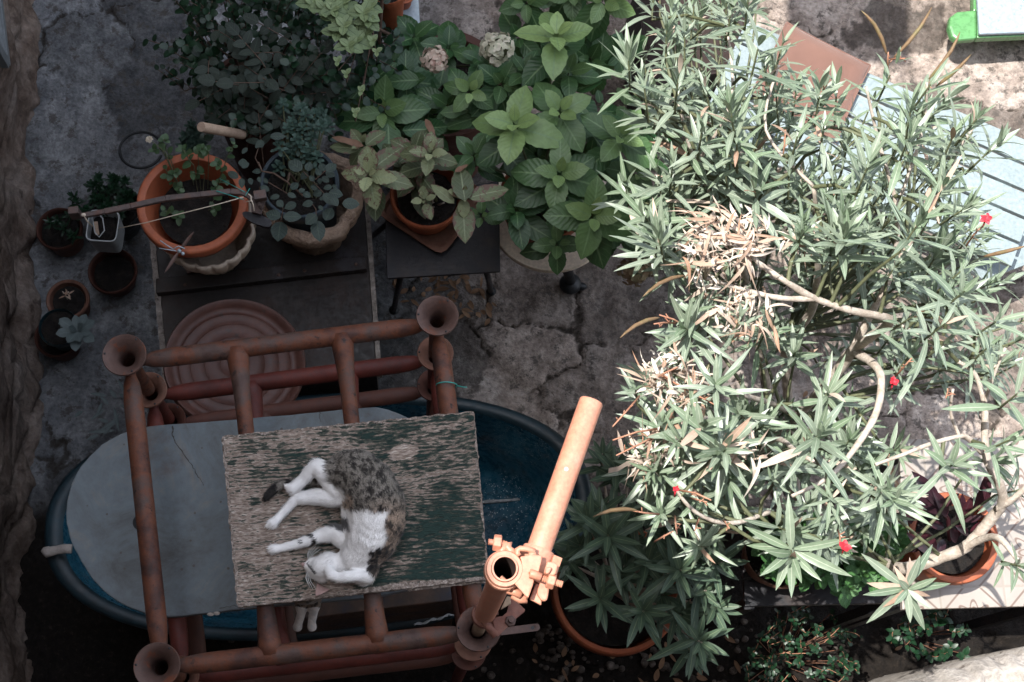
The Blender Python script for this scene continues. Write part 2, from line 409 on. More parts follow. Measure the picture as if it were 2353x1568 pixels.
M['succ'] = leafmat('grey_green_leaf', (.025, .055, .043), (.045, .085, .065), (.07, .115, .085), rough=.6, trans=.1)
M['seedl'] = leafmat('young_leaf', (.022, .055, .022), (.045, .085, .035), (.07, .12, .06), (.055, .10, .04), rough=.5, trans=.15)
M['mint'] = leafmat('mint_leaf', (.035, .11, .03), (.06, .17, .05), (.1, .22, .08), (.10, .22, .06), veins=7, rough=.5, trans=.2)
M['pale'] = leafmat('pale_green_leaf', (.07, .115, .05), (.18, .25, .11), (.04, .07, .03), (.27, .34, .17), veins=6, rough=.5, trans=.2)
M['purple'] = leafmat('purple_leaf', (.018, .009, .014), (.04, .017, .026), (.05, .028, .036), (.05, .012, .018), rough=.35, trans=.12)
M['dead'] = leafmat('dried_leaf', (.36, .24, .17), (.58, .49, .41), (.5, .4, .32), (.33, .18, .11), rough=.8, trans=.15, var=1)
M['ghost'] = leafmat('grey_rosette_leaf', (.07, .10, .10), (.12, .15, .15), (.13, .17, .17), rough=.6, trans=.05)
M['petal'] = leafmat('hydrangea_petal', (.40, .43, .30), (.72, .66, .55), (.5, .5, .38), (.62, .62, .46), rough=.7, trans=.2, var=1)
M['petal_pink'] = leafmat('faded_pink_petal', (.46, .27, .22), (.62, .52, .42), (.4, .34, .28), rough=.7, trans=.2, var=1)
M['petal_old'] = leafmat('faded_brown_petal', (.28, .26, .15), (.30, .20, .13), (.3, .26, .17), rough=.7, trans=.2)

# ------------------------------------------------------------------ leaves
PROF = {
 'lance': lambda t: max(.03, math.sin(PI * t ** .85) ** .75 if t < 1 else .03),
 'ovate': lambda t: max(.02, (math.sin(PI * min(1, t) ** .85) ** .68) * (1.0 if t < .8 else 1 - (t - .8) * 1.3)),
 'round': lambda t: max(.02, math.sin(PI * t ** .8) ** .55),
 'spoon': lambda t: max(.12, math.sin(PI * t ** 1.7) ** .7 if t < 1 else .1),
}
def leaf(mb, base, d, n, L, Wd, curl=.15, fold=.2, tone=.5, seg=6, prof='lance', twist=0., ser=0., wav=0.):
    d = V3(d).normalized(); s = d.cross(V3(n))
    if s.length < 1e-4: s = d.orthogonal()
    s.normalize(); n2 = s.cross(d); rnd = random.random(); pf = PROF[prof]
    vs = []; cs = []; fs = []; ph = R(0, 6)
    for k in range(seg + 1):
        t = k / seg; w = Wd / 2 * pf(t)
        if ser: w *= 1 + (ser if k % 2 else -ser)
        a = twist * t; s_ = s * math.cos(a) + n2 * math.sin(a); m_ = n2 * math.cos(a) - s * math.sin(a)
        c = V3(base) + d * (L * t * (1 - .3 * abs(curl) * t)) - n2 * (curl * L * t * t)
        wv = wav * math.sin(t * 9 + ph) * w
        vs += [c - s_ * w + m_ * (fold * w + wv), c, c + s_ * w + m_ * (fold * w - wv)]
        cs += [(0, t, rnd, tone), (.5, t, rnd, tone), (1, t, rnd, tone)]
    for k in range(seg):
        a = k * 3
        fs += [(a, a + 3, a + 4, a + 1), (a + 1, a + 4, a + 5, a + 2)]
    mb.add(vs, fs, cs)
def perp(ax):
    a = V3(ax).normalized(); u = a.orthogonal().normalized(); return a, u, a.cross(u)
def whorl(mb, base, axis, L=.095, Wd=.017, levels=5, length=.05, tone0=.1, per=3, a0=86, a1=28, prof='lance', fold=.22, curl=.12, miss=.0, jit=9, alt=None, altp=.05):
    a, u, w = perp(axis); ph = R(0, 6); mb0 = mb
    for k in range(levels):
        f = k / max(1, levels - 1)
        p = V3(base) + a * (length * f)
        for j in range(per):
            if random.random() < miss: continue
            mb = alt if (alt is not None and random.random() < altp) else mb0
            th = ph + 2 * PI * j / per + (k % 2) * PI / per + R(-.25, .25) * jit / 9
            out = u * math.cos(th) + w * math.sin(th)
            an = math.radians(a0 + (a1 - a0) * f + R(-jit, jit))
            d = a * math.cos(an) + out * math.sin(an)
            nn = a * math.sin(an) - out * math.cos(an)
            l = L * (1 - .35 * f) * R(.98 - .02 * jit, 1.12)
            leaf(mb, p, d, nn, l, Wd * (1 - .2 * f) * R(.85, 1.1), curl * R(.2, 1.6), fold, tone0 + (.5 - tone0) * f ** 2, 6, prof, R(-.25, .25))
def rosette(mb, base, axis, L=.12, tone=.5, levels=4, ph=None, wide=.60, curl=.22, ser=.035, wav=.05):
    """opposite pairs of broad leaves, small upright ones in the heart"""
    a, u, w = perp(axis); ph = R(0, 6) if ph is None else ph
    for k in range(levels):
        f = k / max(1, levels - 1)              # 0 outer/old, 1 inner/young
        l = L * (1.05 - .62 * f)
        an0 = 88 - 50 * f
        for j in range(2):
            th = ph + PI * j + k * PI / 2 + R(-.22, .22)
            out = u * math.cos(th) + w * math.sin(th)
            an = math.radians(an0 + R(-7, 7))
            d = a * math.cos(an) + out * math.sin(an); nn = a * math.sin(an) - out * math.cos(an)
            p = V3(base) + a * (.03 * f) + out * .006
            tn = min(1, max(0, tone * (.25 + .75 * f) + R(-.05, .05))) if tone < .85 else tone * (.6 + .4 * f)
            ll = l * R(.88, 1.1)
            leaf(mb, p, d, nn, ll, ll * wide * R(.9, 1.08), curl * R(.4, 1.5), .16, tn, 11, 'ovate', R(-.15, .15), ser, wav)
def inpoly(x, y, poly):
    c = False; n = len(poly); j = n - 1
    for i in range(n):
        if (poly[i][1] > y) != (poly[j][1] > y) and x < (poly[j][0] - poly[i][0]) * (y - poly[i][1]) / (poly[j][1] - poly[i][1]) + poly[i][0]: c = not c
        j = i
    return c
def rndin(poly):
    xs = [p[0] for p in poly]; ys = [p[1] for p in poly]
    while True:
        x, y = R(min(xs), max(xs)), R(min(ys), max(ys))
        if inpoly(x, y, poly): return x, y
def sprig(mb, st, base, axis, n=6, L=.03, Wd=.02, sp=.018, prof='round', tone=.3, tonev=.3, ang=65):
    """a short stem with alternating round leaves"""
    a, u, w = perp(axis); p = V3(base); th = R(0, 6)
    pts = [p.copy()]
    for k in range(n):
        a = (a + V3((R(-.2, .2), R(-.2, .2), R(-.12, .12)))).normalized(); p = p + a * sp; pts.append(p.copy())
        th += 2.4 + R(-.3, .3); out = (u * math.cos(th) + w * math.sin(th)); an = math.radians(ang + R(-20, 15))
        d = a * math.cos(an) + out * math.sin(an); nn = V3((0, 0, 1)) * .9 + a * .5
        l = L * R(.7, 1.15) * (1 - .3 * k / n)
        leaf(mb, p, d, nn, l, l * Wd / L * R(.85, 1.1), R(0, .3), .15, min(1, max(0, tone + R(-tonev, tonev))), 6, prof, R(-.2, .2))
    if st is not None: st.tube(pts, .0014, 5, False)

# ------------------------------------------------------------------ setting: paving
def h2(ix, iy, k):
    v = np.sin(ix * 127.1 + iy * 311.7 + k * 74.7) * 43758.5453
    return v - np.floor(v)
def vn(x, y, k=0):
    ix, iy = np.floor(x), np.floor(y); fx, fy = x - ix, y - iy
    fx = fx * fx * (3 - 2 * fx); fy = fy * fy * (3 - 2 * fy)
    return (h2(ix, iy, k) * (1 - fx) + h2(ix + 1, iy, k) * fx) * (1 - fy) + (h2(ix, iy + 1, k) * (1 - fx) + h2(ix + 1, iy + 1, k) * fx) * fy
def fbm(x, y, o=5, k=0, g=.5):
    s = 0; a = 1; t = 0
    for i in range(o): s = s + a * vn(x * 2 ** i, y * 2 ** i, k + i); t += a; a *= g
    return s / t
def voro(x, y, k=0):
    ix, iy = np.floor(x), np.floor(y); d1 = np.full(x.shape, 9.); d2 = np.full(x.shape, 9.); cid = np.zeros(x.shape)
    for dx in (-1, 0, 1):
        for dy in (-1, 0, 1):
            cx, cy = ix + dx, iy + dy
            px = cx + .1 + .8 * h2(cx, cy, k); py = cy + .1 + .8 * h2(cx, cy, k + 5)
            d = np.hypot(px - x, py - y); m = d < d1
            d2 = np.where(m, d1, np.minimum(d2, d)); cid = np.where(m, h2(cx, cy, k + 9), cid); d1 = np.where(m, d, d1)
    return d1, d2, cid
def grid_axis(a, b, step, far):
    xs = list(np.arange(a, b, step)); s_ = step; lo = [a]; hi = [xs[-1]]
    while lo[-1] > -far: s_ *= 1.35; lo.append(lo[-1] - s_)
    s_ = step
    while hi[-1] < far: s_ *= 1.35; hi.append(hi[-1] + s_)
    return np.array(lo[:0:-1] + xs + hi[1:])
def gridmesh(name, X, Y, Zv, mat, attrs, kind=None):
    ny, nx = X.shape; n = nx * ny
    co = np.stack([X, Y, Zv], -1).reshape(-1, 3) * S
    i = np.arange(n).reshape(ny, nx)
    q = np.stack([i[:-1, :-1], i[:-1, 1:], i[1:, 1:], i[1:, :-1]], -1).reshape(-1, 4)
    me = bpy.data.meshes.new(name); me.vertices.add(n); me.vertices.foreach_set('co', co.ravel())
    me.loops.add(q.size); me.loops.foreach_set('vertex_index', q.ravel().astype(np.int32))
    me.polygons.add(len(q)); me.polygons.foreach_set('loop_start', np.arange(0, q.size, 4, dtype=np.int32))
    me.update(calc_edges=True); me.validate()
    me.polygons.foreach_set('use_smooth', [True] * len(q))
    at = me.color_attributes.new('lf', 'FLOAT_COLOR', 'POINT')
    at.data.foreach_set('color', np.stack(attrs, -1).reshape(-1, 4).astype(np.float32).ravel())
    me.materials.append(mat); o = bpy.data.objects.new(name, me); C.objects.link(o)
    if kind: o['kind'] = kind
    return o

def m_paving():
    n = NT('stone_paving')
    a = n.n('Attribute', attribute_name='lf'); sep = n.n('SeparateColor', i={'Color': a.outputs['Color']})
    edge, cell, shade_soil, brown = sep.outputs[0], sep.outputs[1], sep.outputs[2], a.outputs['Alpha']
    f = n.noise(9, 9, .7); g = n.noise(46, 7, .7); l = n.noise(2.2, 5, .6)
    grey = n.ramp(f, [(.3, (.075, .082, .09)), (.5, (.135, .14, .148)), (.7, (.20, .205, .21))])
    brn = n.ramp(f, [(.3, (.11, .088, .075)), (.5, (.23, .19, .165)), (.7, (.36, .31, .275))])
    col = n.mix(brown, grey, brn)
    col = n.mix(n.ramp(n.noise(3.3, 8, .7, dist=.5), [(.52, 0), (.62, .75)]), col, n.mix(brown, (.24, .25, .255), (.34, .30, .27)))
    col = n.mix(1, col, n.ramp(cell, [(0, .48), (.3, .8), (.6, 1.0), (1, 1.55)]), 'MULTIPLY')
    col = n.mix(.9, col, n.ramp(g, [(.3, .5), (.7, 1.4)]), 'MULTIPLY')
    col = n.mix(n.ramp(n.noise(15, 8, .75), [(.54, 0), (.60, .8)]), col, (.07, .062, .055))
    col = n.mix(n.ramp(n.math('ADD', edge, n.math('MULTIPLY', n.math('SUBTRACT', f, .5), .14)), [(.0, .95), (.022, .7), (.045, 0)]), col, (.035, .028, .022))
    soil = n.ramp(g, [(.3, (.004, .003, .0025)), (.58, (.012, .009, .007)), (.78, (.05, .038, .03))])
    col = n.mix(shade_soil, col, soil)  # near-black soil colour stands in for deep shade on the ground
    n.set('Base Color', col); n.set('Roughness', .88); n.set('Specular IOR Level', .25)
    pit = n.ramp(n.vor(40), [(.1, 0), (.3, 1)])
    n.bump(n.math('ADD', n.math('ADD', n.math('MULTIPLY', f, 1.2), g), n.math('MULTIPLY', pit, .25)), .9, .012)
    return n.m
M['paving'] = m_paving()
gx = grid_axis(-1.75, 2.6, .010, 40); gy = grid_axis(.0, 3.15, .010, 40)
X, Y = np.meshgrid(gx, gy)
wx = X + .17 * (fbm(X * 3.2, Y * 3.2, 6, 3, .6) - .5) * 2; wy = Y + .17 * (fbm(X * 3.2, Y * 3.2, 6, 13, .6) - .5) * 2
d1, d2, cid = voro(wx / .29 + .25 * vn(X * 1.4, Y * 1.4, 4), wy / .25, 2)
edge = (d2 - d1)
e1, e2, _ = voro(wx / .09 + 7, wy / .09, 21)
sub = np.clip((e2 - e1) / .12, 0, 1) * (cid < .35) + (cid >= .35)
sm = np.clip(edge / .09, 0, 1); sm = sm * sm * (3 - 2 * sm)
inner = (np.abs(X) < 3) & (np.abs(Y) < 4)
wet = np.clip((fbm(X * 4, Y * 4, 4, 40) - .47) * 7, 0, 1)         # some joints are mortared flush
Zg = sm * .019 * (.15 + .85 * wet) + (cid - .5) * .010 * wet + (fbm(X * 14, Y * 14, 5, 30) - .5) * .016 + (fbm(X * 3, Y * 3, 3, 50) - .5) * .02 - (1 - sub) * .005
Zg = Zg + np.where(fbm(X * 22, Y * 22, 3, 77) > .70, -.004, 0)
bx = np.clip((X + .25 + .5 * (fbm(X * 2, Y * 2, 3, 60) - .5)) / .5, 0, 1)
# shade painted as dark soil: round the tub and along the yard bottom
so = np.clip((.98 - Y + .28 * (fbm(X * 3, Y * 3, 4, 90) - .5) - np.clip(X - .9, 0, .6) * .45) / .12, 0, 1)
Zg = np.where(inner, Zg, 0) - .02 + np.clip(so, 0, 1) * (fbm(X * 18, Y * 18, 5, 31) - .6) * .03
edge_a = edge * .8 + (1 - wet) * .07
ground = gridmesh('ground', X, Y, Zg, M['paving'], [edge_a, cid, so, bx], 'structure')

# house wall on the left: rough rendered rubble, seen almost edge on from above
WA, WB = V3((-1.755, 6.0, 0)), V3((-1.155, -1.6, 0))
WT = 6.62                                               # top of the wall, throws the shade
wd = (WB - WA).normalized(); wn = V3((-wd.y, wd.x, 0))
if wn.x < 0: wn = -wn
us = np.arange(0, (WB - WA).length, .02)
zs = np.concatenate([np.arange(-.06, 1.0, .016), np.linspace(1.0, WT, 60)])
U, ZZ = np.meshgrid(us, zs)
bulge = (fbm(U * 2.2, ZZ * 1.3, 5, 101) - .5) * .16 + (fbm(U * 12, ZZ * 5, 4, 111) - .5) * .05
w1, w2, wc = voro((U + .3 * (fbm(U * 4, ZZ * 4, 3, 7) - .5)) / .30, (ZZ + .2 * (fbm(U * 4, ZZ * 4, 3, 17) - .5)) / .17, 55)
bulge = bulge + np.clip((w2 - w1) / .2, 0, 1) * .03
flat = np.clip((ZZ - 1.2) / .5, 0, 1); bulge = bulge * (1 - flat) + .02 * flat
foot = np.clip(1 - ZZ / .10, 0, 1) * .035
XX = WA.x + wd.x * U + wn.x * (bulge + foot); YY = WA.y + wd.y * U + wn.y * (bulge + foot)
def m_wall():
    n = NT('weathered_render')
    v = n.map((1, .6, .6)); f = n.noise(5, 9, .7, v); g = n.noise(30, 7, .7)
    col = n.ramp(f, [(.28, (.055, .04, .03)), (.43, (.15, .11, .088)), (.55, (.24, .19, .16)), (.72, (.32, .28, .25))])
    col = n.mix(.9, col, n.ramp(g, [(.3, .55), (.7, 1.35)]), 'MULTIPLY')
    col = n.mix(n.ramp(n.noise(7, 6, .6), [(.58, 0), (.66, .8)]), col, (.07, .05, .04))
    n.set('Base Color', col); n.set('Roughness', .92); n.set('Specular IOR Level', .2)
    n.bump(n.math('ADD', f, n.math('MULTIPLY', g, .7)), 1, .02); return n.m
M['wall'] = m_wall()
wall = gridmesh('house_wall', XX[:, ::-1], YY[:, ::-1], ZZ[:, ::-1], M['wall'], [w2 - w1, wc, wc, wc])
tag(wall, 'rough brown rubble house wall rising along the left edge of the yard', 'wall')
mb = MB(); th = .25                                            # back and cap so that the wall is solid
q = [WA - wn * .1, WB - wn * .1, WB - wn * th, WA - wn * th]
mb.prism([(p.x, p.y) for p in q], -.1, WT)
core = build('wall_core', mb, M['wall'], wall, False)

# unseen walls added outside the frame to cut sky light and deepen the shade
for lab, a_, b_, hh in (('unseen wall added behind the viewpoint to hold back sky light', (-1.2, -.42), (7.5, -.42), 6.3), ('unseen wall added at the far end of the yard to hold back sky light', (-1.7, 4.9), (7.5, 4.9), 4.6)):
    mb = MB(); y0 = a_[1]; y1 = y0 - .25 if y0 < 0 else y0 + .25
    mb.prism([(a_[0], y0), (b_[0], y0), (b_[0], y1), (a_[0], y1)], -.1, hh)
    tag(build('house_wall', mb, M['wall'], None, False, base=(a_[0], y0, 0)), lab, 'wall')
# shutter on the wall, top left corner
sh = P(4, 60, .62)
t = thing('window_shutter', 'grey louvred shutter on the house wall in the top left corner', 'shutter', sh)
mb = MB(); a = P(-12, -60, .55); b = P(13, 148, .55)
b2 = b + V3((0, 0, .5)); a2 = a + V3((0, 0, .5))
for z in (0, .5):
    mb.bar(a + V3((0, 0, z)), b + V3((0, 0, z)), .026, .03)
mb.bar(a, a2, .03, .026, V3((1, 0, 0))); mb.bar(b, b2, .03, .026, V3((1, 0, 0)))
build('shutter_frame', mb, M['louvre'], t, False, .002)
mb = MB()
for k in range(1, 14):
    z = V3((0, 0, .5 * k / 14)); mb.bar(a + z, b + z, .018, .006, V3((.5, 0, .8)))
build('louvre_slats', mb, M['louvre'], t, False)

# ------------------------------------------------------------------ pots
def pot(name, label, vx, vy, zr, rpx, hgt, mat, taper=.74, lip=.10, liph=.16, soil=.82, cat='flower pot', group=None, soilmat='soil', wall_=.10, rf=None, n=56):
    c = P(vx, vy, zr); r = rpx * ppm(vx, vy, zr)
    if zr < .32 and cat == 'flower pot': hgt = min(hgt, zr) if 'teal plastic' in label else zr
    c0 = V3((c.x, c.y, zr - hgt)); t = thing(name, label, cat, c0, group)
    mb = MB(); h = hgt; th_ = wall_ * r
    rb = r * taper
    prof = [(1e-4, 0), (rb * .9, 0), (rb, .01 * h)]
    lh = h * (1 - liph)
    rl = rb + (r * (1 - lip) - rb) * .97
    prof += [(rb + (rl - rb) * .5, lh * .5), (rl, lh), (r * .985, lh + .004), (r, lh + h * .02), (r, h * .97), (r * .985, h), (r - th_ * .35, h + .002), (r - th_, h - .002),
             (r - th_ * 1.15, h - .012), (r - th_ * 1.5, h * (soil - .1)), (rb - th_, .1 * h)]
    mb.lathe((c0.x, c0.y, c0.z), prof, n, rf)
    build('pot_wall', mb, mat, t, True, auto=50)
    rs = (rb - th_) + ((r - th_ * 1.5) - (rb - th_)) * soil
    mb = MB(); k = R(0, 50)
    mb.disc((c0.x, c0.y, c0.z + h * soil), rs * 1.01, 40, 12, lambda x, y: (mnoise.noise(V3((x * 40 + k, y * 40, k))) * .010 + mnoise.noise(V3((x * 100 + k, y * 100, k))) * .004))
    build('soil', mb, M[soilmat], t)
    return t, c0, V3((c0.x, c0.y, c0.z + h * soil)), r

# round pots standing on the paving at the left
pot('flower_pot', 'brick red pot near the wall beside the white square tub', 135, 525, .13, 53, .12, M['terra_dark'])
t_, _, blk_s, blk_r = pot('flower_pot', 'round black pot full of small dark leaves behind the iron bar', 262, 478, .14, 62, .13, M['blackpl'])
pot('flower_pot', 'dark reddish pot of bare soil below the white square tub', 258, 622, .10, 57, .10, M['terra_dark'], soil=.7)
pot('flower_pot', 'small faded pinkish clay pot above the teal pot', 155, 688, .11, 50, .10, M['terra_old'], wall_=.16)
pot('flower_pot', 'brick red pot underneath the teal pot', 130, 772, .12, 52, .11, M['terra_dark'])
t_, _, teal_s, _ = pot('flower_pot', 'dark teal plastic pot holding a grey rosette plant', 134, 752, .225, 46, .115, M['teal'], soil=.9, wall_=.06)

# large terracotta planter in a scalloped cream bowl, standing on the brown metal cabinet
CABZ = .80
c = P(470, 540, CABZ)
bowl = thing('scalloped_bowl', 'cream scalloped bowl under the big orange planter', 'bowl', P(472, 530, CABZ))
mb = MB(); r = 110 * ppm(472, 510, CABZ + .3)
sc = lambda a, z: .97 + .055 * math.sqrt(abs(math.sin(a * 9))) * min(1, max(0, z / .1))
bw = P(474, 514, 1.10)
mb.lathe((bw.x, bw.y, CABZ + .002), [(1e-4, 0), (r * .38, 0), (r * .45, .08), (r * .68, .16), (r * .90, .215), (r * 1.0, .26), (r * 1.01, .285), (r * .99, .30), (r * .93, .295), (r * .85, .2), (r * .5, .06), (1e-4, .05)], 144, sc)
build('bowl_wall', mb, M['cream'], bowl)
bt, _, big_s, big_r = pot('round_planter', 'large orange clay planter with a smooth thick rim and young rose shoots', 441, 465, 1.23, 128, .17, M['terra'], taper=.64, lip=.13, liph=.2, soil=.60, wall_=.15, cat='planter')

# stone trough with a blue-grey bucket in it
c = P(715, 475, CABZ); mpp = ppm(715, 470, 1.08)
tr = thing('stone_trough', 'rough beige stone block hollowed out around a blue grey bucket', 'stone planter', c)
mb = MB(); n_ = 72; c = P(715, 448, 1.08)
ang = lambda a: .97 + .10 * mnoise.noise(V3((math.cos(a) * 2.2, math.sin(a) * 2.2, 4))) + .05 * mnoise.noise(V3((math.cos(a) * 8, math.sin(a) * 8, 1))) + .09 * max(0, math.cos(a - .45)) ** 6
mb.lathe((c.x, c.y, CABZ + .003), [(1e-4, 0), (.50 * 122 * mpp, 0), (.60 * 122 * mpp, .08), (.80 * 122 * mpp, .17), (.97 * 122 * mpp, .22), (122 * mpp, .26), (118 * mpp, .276), (95 * mpp, .28), (90 * mpp, .25), (84 * mpp, .06), (1e-4, .05)], n_, lambda a, z: ang(a) * (1 + .03 * mnoise.noise(V3((a * 5, z * 30, 0)))))
build('stone_block', mb, M['stone'], tr)
bk, _, buck_s, buck_r = pot('bucket', 'blue grey plastic bucket sunk in the rough stone block', 688, 418, 1.16, 92, .28, M['greyblue'], taper=.8, soil=.85, wall_=.10, cat='bucket')

# potted hydrangeas
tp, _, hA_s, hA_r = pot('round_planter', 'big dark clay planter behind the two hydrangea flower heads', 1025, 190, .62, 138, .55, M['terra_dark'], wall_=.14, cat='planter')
STZ = .86
# black metal stool
st_poly = [P(884, 468, STZ), P(1146, 415, STZ), P(1150, 624, STZ), P(889, 640, STZ)]
cS = sum(st_poly, V3()) / 4
t = thing('metal_stool', 'low black metal stool with splayed legs under the clay saucer', 'stool', V3((cS.x, cS.y, 0)))
mb = MB(); mb.prism([(p.x, p.y) for p in st_poly], STZ - .012, STZ); build('stool_top', mb, M['blackmetal'], t, False, .002)
for p, tgt in zip(st_poly, (P(840, 560, 0), P(1080, 520, 0), P(1128, 672, .0), P(905, 715, .0))):
    q = cS.lerp(p, .72); mb = MB(); e = V3((tgt.x, tgt.y, .012))
    mb.tube([V3((q.x, q.y, STZ - .014)), q.lerp(e, .5) * 1, e], .010, 10)
    leg = build('leg', mb, M['blackmetal'], t)
    mb = MB(); mb.ball(e, .018, 8, (1, 1, .8)); f = build('rubber_foot', mb, M['blackpl'], leg)
# square clay saucer + pot
def rsq(c, r, z0, h, ang, n=64, p=5, w=.9, ell=(1, 1)):
    m = MB(); Mx = Matrix.Rotation(ang, 3, 'Z')
    f = lambda a, z: (abs(math.cos(a)) ** p + abs(math.sin(a)) ** p) ** (-1 / p)
    prof = [(1e-4, 0), (r * .9, 0), (r * .97, h * .8), (r * 1.0, h * .9), (r * 1.0, h), (r * w, h), (r * (w - .04), .008), (1e-4, .008)]
    vs = []; fs = []
    for (rr, z) in prof:
        for k in range(n):
            a = 2 * PI * k / n; q = rr * f(a, z)
            vs.append(V3((c[0], c[1], z0)) + Mx @ V3((math.cos(a) * q * ell[0], math.sin(a) * q * ell[1], z)))
    for i in range(len(prof) - 1):
        for k in range(n):
            k2 = (k + 1) % n; fs.append((i * n + k, i * n + k2, (i + 1) * n + k2, (i + 1) * n + k))
    m.add(vs, fs); return m
cc = P(992, 476, STZ); mb = rsq(cc, .122, STZ + .002, .032, math.radians(-34), ell=(1, 1), p=9)
tag(build('square_saucer', mb, M['terra_old'], None, True, base=(cc.x, cc.y, STZ), auto=40), 'dusty square clay saucer on the black metal stool', 'saucer')
tp, _, hB_s, hB_r = pot('flower_pot', 'orange clay pot with a sickly hydrangea on the black stool', 982, 446, 1.02, 86, .12, M['terra'], soil=.7)
# cream round table
CRZ = .72
cc = P(1266, 484, CRZ); rr = 148 * ppm(1263, 480, CRZ)
t = thing('round_table', 'cream round pedestal table under the potted hydrangea', 'table', V3((cc.x, cc.y, 0)))
mb = MB(); mb.lathe((cc.x, cc.y, CRZ), [(1e-4, -.03), (rr * .95, -.03), (rr * .985, -.026), (rr, -.014), (rr, -.006), (rr * .985, 0), (1e-4, 0)], 96); build('table_top', mb, M['creamtop'], t, auto=50)
mb = MB(); bq = P(1312, 648, .04); mb.tube([V3((bq.x, bq.y, .04)), V3((bq.x, bq.y, .3)).lerp(V3((cc.x, cc.y, .3)), .4), V3((cc.x, cc.y, CRZ - .03))], .018, 16); build('column', mb, M['blackpl'], t)
mb = MB(); bcf = P(1312, 648, .05)
e = V3((bcf.x, bcf.y, 0)); c0_ = V3((cc.x, cc.y, 0)); 
mb.ball((e.x, e.y, .028), .040, 10, (1, 1, .7)); mb.ball((e.x + .035, e.y - .006, .02), .020, 8, (1.3, .8, .8))
build('foot', mb, M['blackpl'], t)
tp, _, hC_s, hC_r = pot('flower_pot', 'clay pot of bright hydrangea on the cream round table', 1252, 452, .96, 104, .20, M['terra'], soil=.8)

# galvanised table, top, with square planter
GZ = .78
gp = [P(800, -60, GZ), P(958, -60, GZ), P(966, 68, GZ), P(815, 75, GZ)]
gc = sum(gp, V3()) / 4
t = thing('metal_table', 'galvanised sheet metal table cut by the top edge of the photo', 'table', V3((gc.x, gc.y, 0)))
mb = MB(); mb.prism([(p.x, p.y) for p in gp], GZ - .02, GZ); build('table_top', mb, M['silver'], t, False, .002)
for p in gp:
    q = gc.lerp(p, .88); mb = MB(); mb.box((q.x, q.y, (GZ - .02) / 2), (.022, .022, GZ - .02)); build('leg', mb, M['silver'], t, False)
cc = P(890, -8, GZ); mb = rsq(cc, .075, GZ + .002, .05, math.radians(4), ell=(1.1, .8)); 
tag(build('square_saucer', mb, M['terra'], None, True, base=(cc.x, cc.y, GZ), auto=40), 'orange rectangular saucer on the galvanised table', 'saucer')
pot('flower_pot', 'small clay pot in the orange saucer at the top edge', 890, -30, GZ + .2, 46, .185, M['terra'])

# ------------------------------------------------------------------ brown cabinet, tray
cab = [P(338, 428, CABZ), P(838, 395, CABZ), P(872, 862, CABZ), P(384, 905, CABZ)]
cc = sum(cab, V3()) / 4
t = thing('metal_cabinet', 'low dark brown metal cabinet with cracked pale side edges', 'cabinet', V3((cc.x, cc.y, 0)))
mb = MB(); mb.prism([(cc.x + (p.x - cc.x) * .975, cc.y + (p.y - cc.y) * .99) for p in cab], .0, CABZ - .02); build('cabinet_body', mb, M['sheet'], t, False)
mb = MB(); mb.prism([(cc.x + (p.x - cc.x) * .975, cc.y + (p.y - cc.y) * .995) for p in cab], CABZ - .018, CABZ); build('cabinet_top', mb, M['sheet'], t, False, .002)
def ragged(p, q, w, z0, z1, seg=60, amp=.35, k=0):
    m = MB(); t_ = (q - p); s_ = V3((-t_.y, t_.x, 0)).normalized()
    pts = []; pts2 = []
    for i in range(seg + 1):
        f = i / seg; c_ = p.lerp(q, f); a_ = w / 2 * (1 + amp * mnoise.noise(V3((f * 30, k, 0)))); b_ = w / 2 * (1 + amp * mnoise.noise(V3((f * 30, k + 9, 0))))
        pts.append(c_ + s_ * a_); pts2.append(c_ - s_ * b_)
    for i in range(seg):
        m.prism([(v.x, v.y) for v in (pts[i], pts2[i], pts2[i + 1], pts[i + 1])], z0, z1)
    return m
M['edge'] = pm('cracked_cement_edge', [(.10, .085, .075), (.20, .175, .155), (.3, .27, .25)], 30, (.85, .95), .8, 90, dirt=((.03, .02, .016), 18, .57))
build('side_edge', ragged(cab[1], cab[2], .014, CABZ - .03, CABZ + .002, k=3), M['edge'], t, False)
build('side_edge', ragged(cab[0], cab[3], .016, CABZ - .03, CABZ + .002, k=5), M['edge'], t, False)
mb = MB(); bz = CABZ + .035
mb.prism([(p.x, p.y) for p in (P(358, 640, bz), P(842, 588, bz), P(843, 618, bz), P(358, 674, bz))], CABZ + .001, bz)
bt_ = build('batten', mb, M['sheet'], t, False, .003)
for v in ((425, 655), (640, 632), (818, 608), (700, 622)):
    mb = MB(); mb.ball(P(v[0], v[1], bz + .001), .0055, 6, (1, 1, .5)); build('rivet', mb, M['rust_grey'], bt_)
mb = MB(); hz = CABZ + .012                                     # low plinth under the pots
mb.prism([(p.x, p.y) for p in (P(520, 560, hz), P(560, 556, hz), P(562, 596, hz), P(430, 628, hz), P(420, 596, hz))], CABZ + .001, hz); build('pad', mb, M['rust_grey'], t, False)

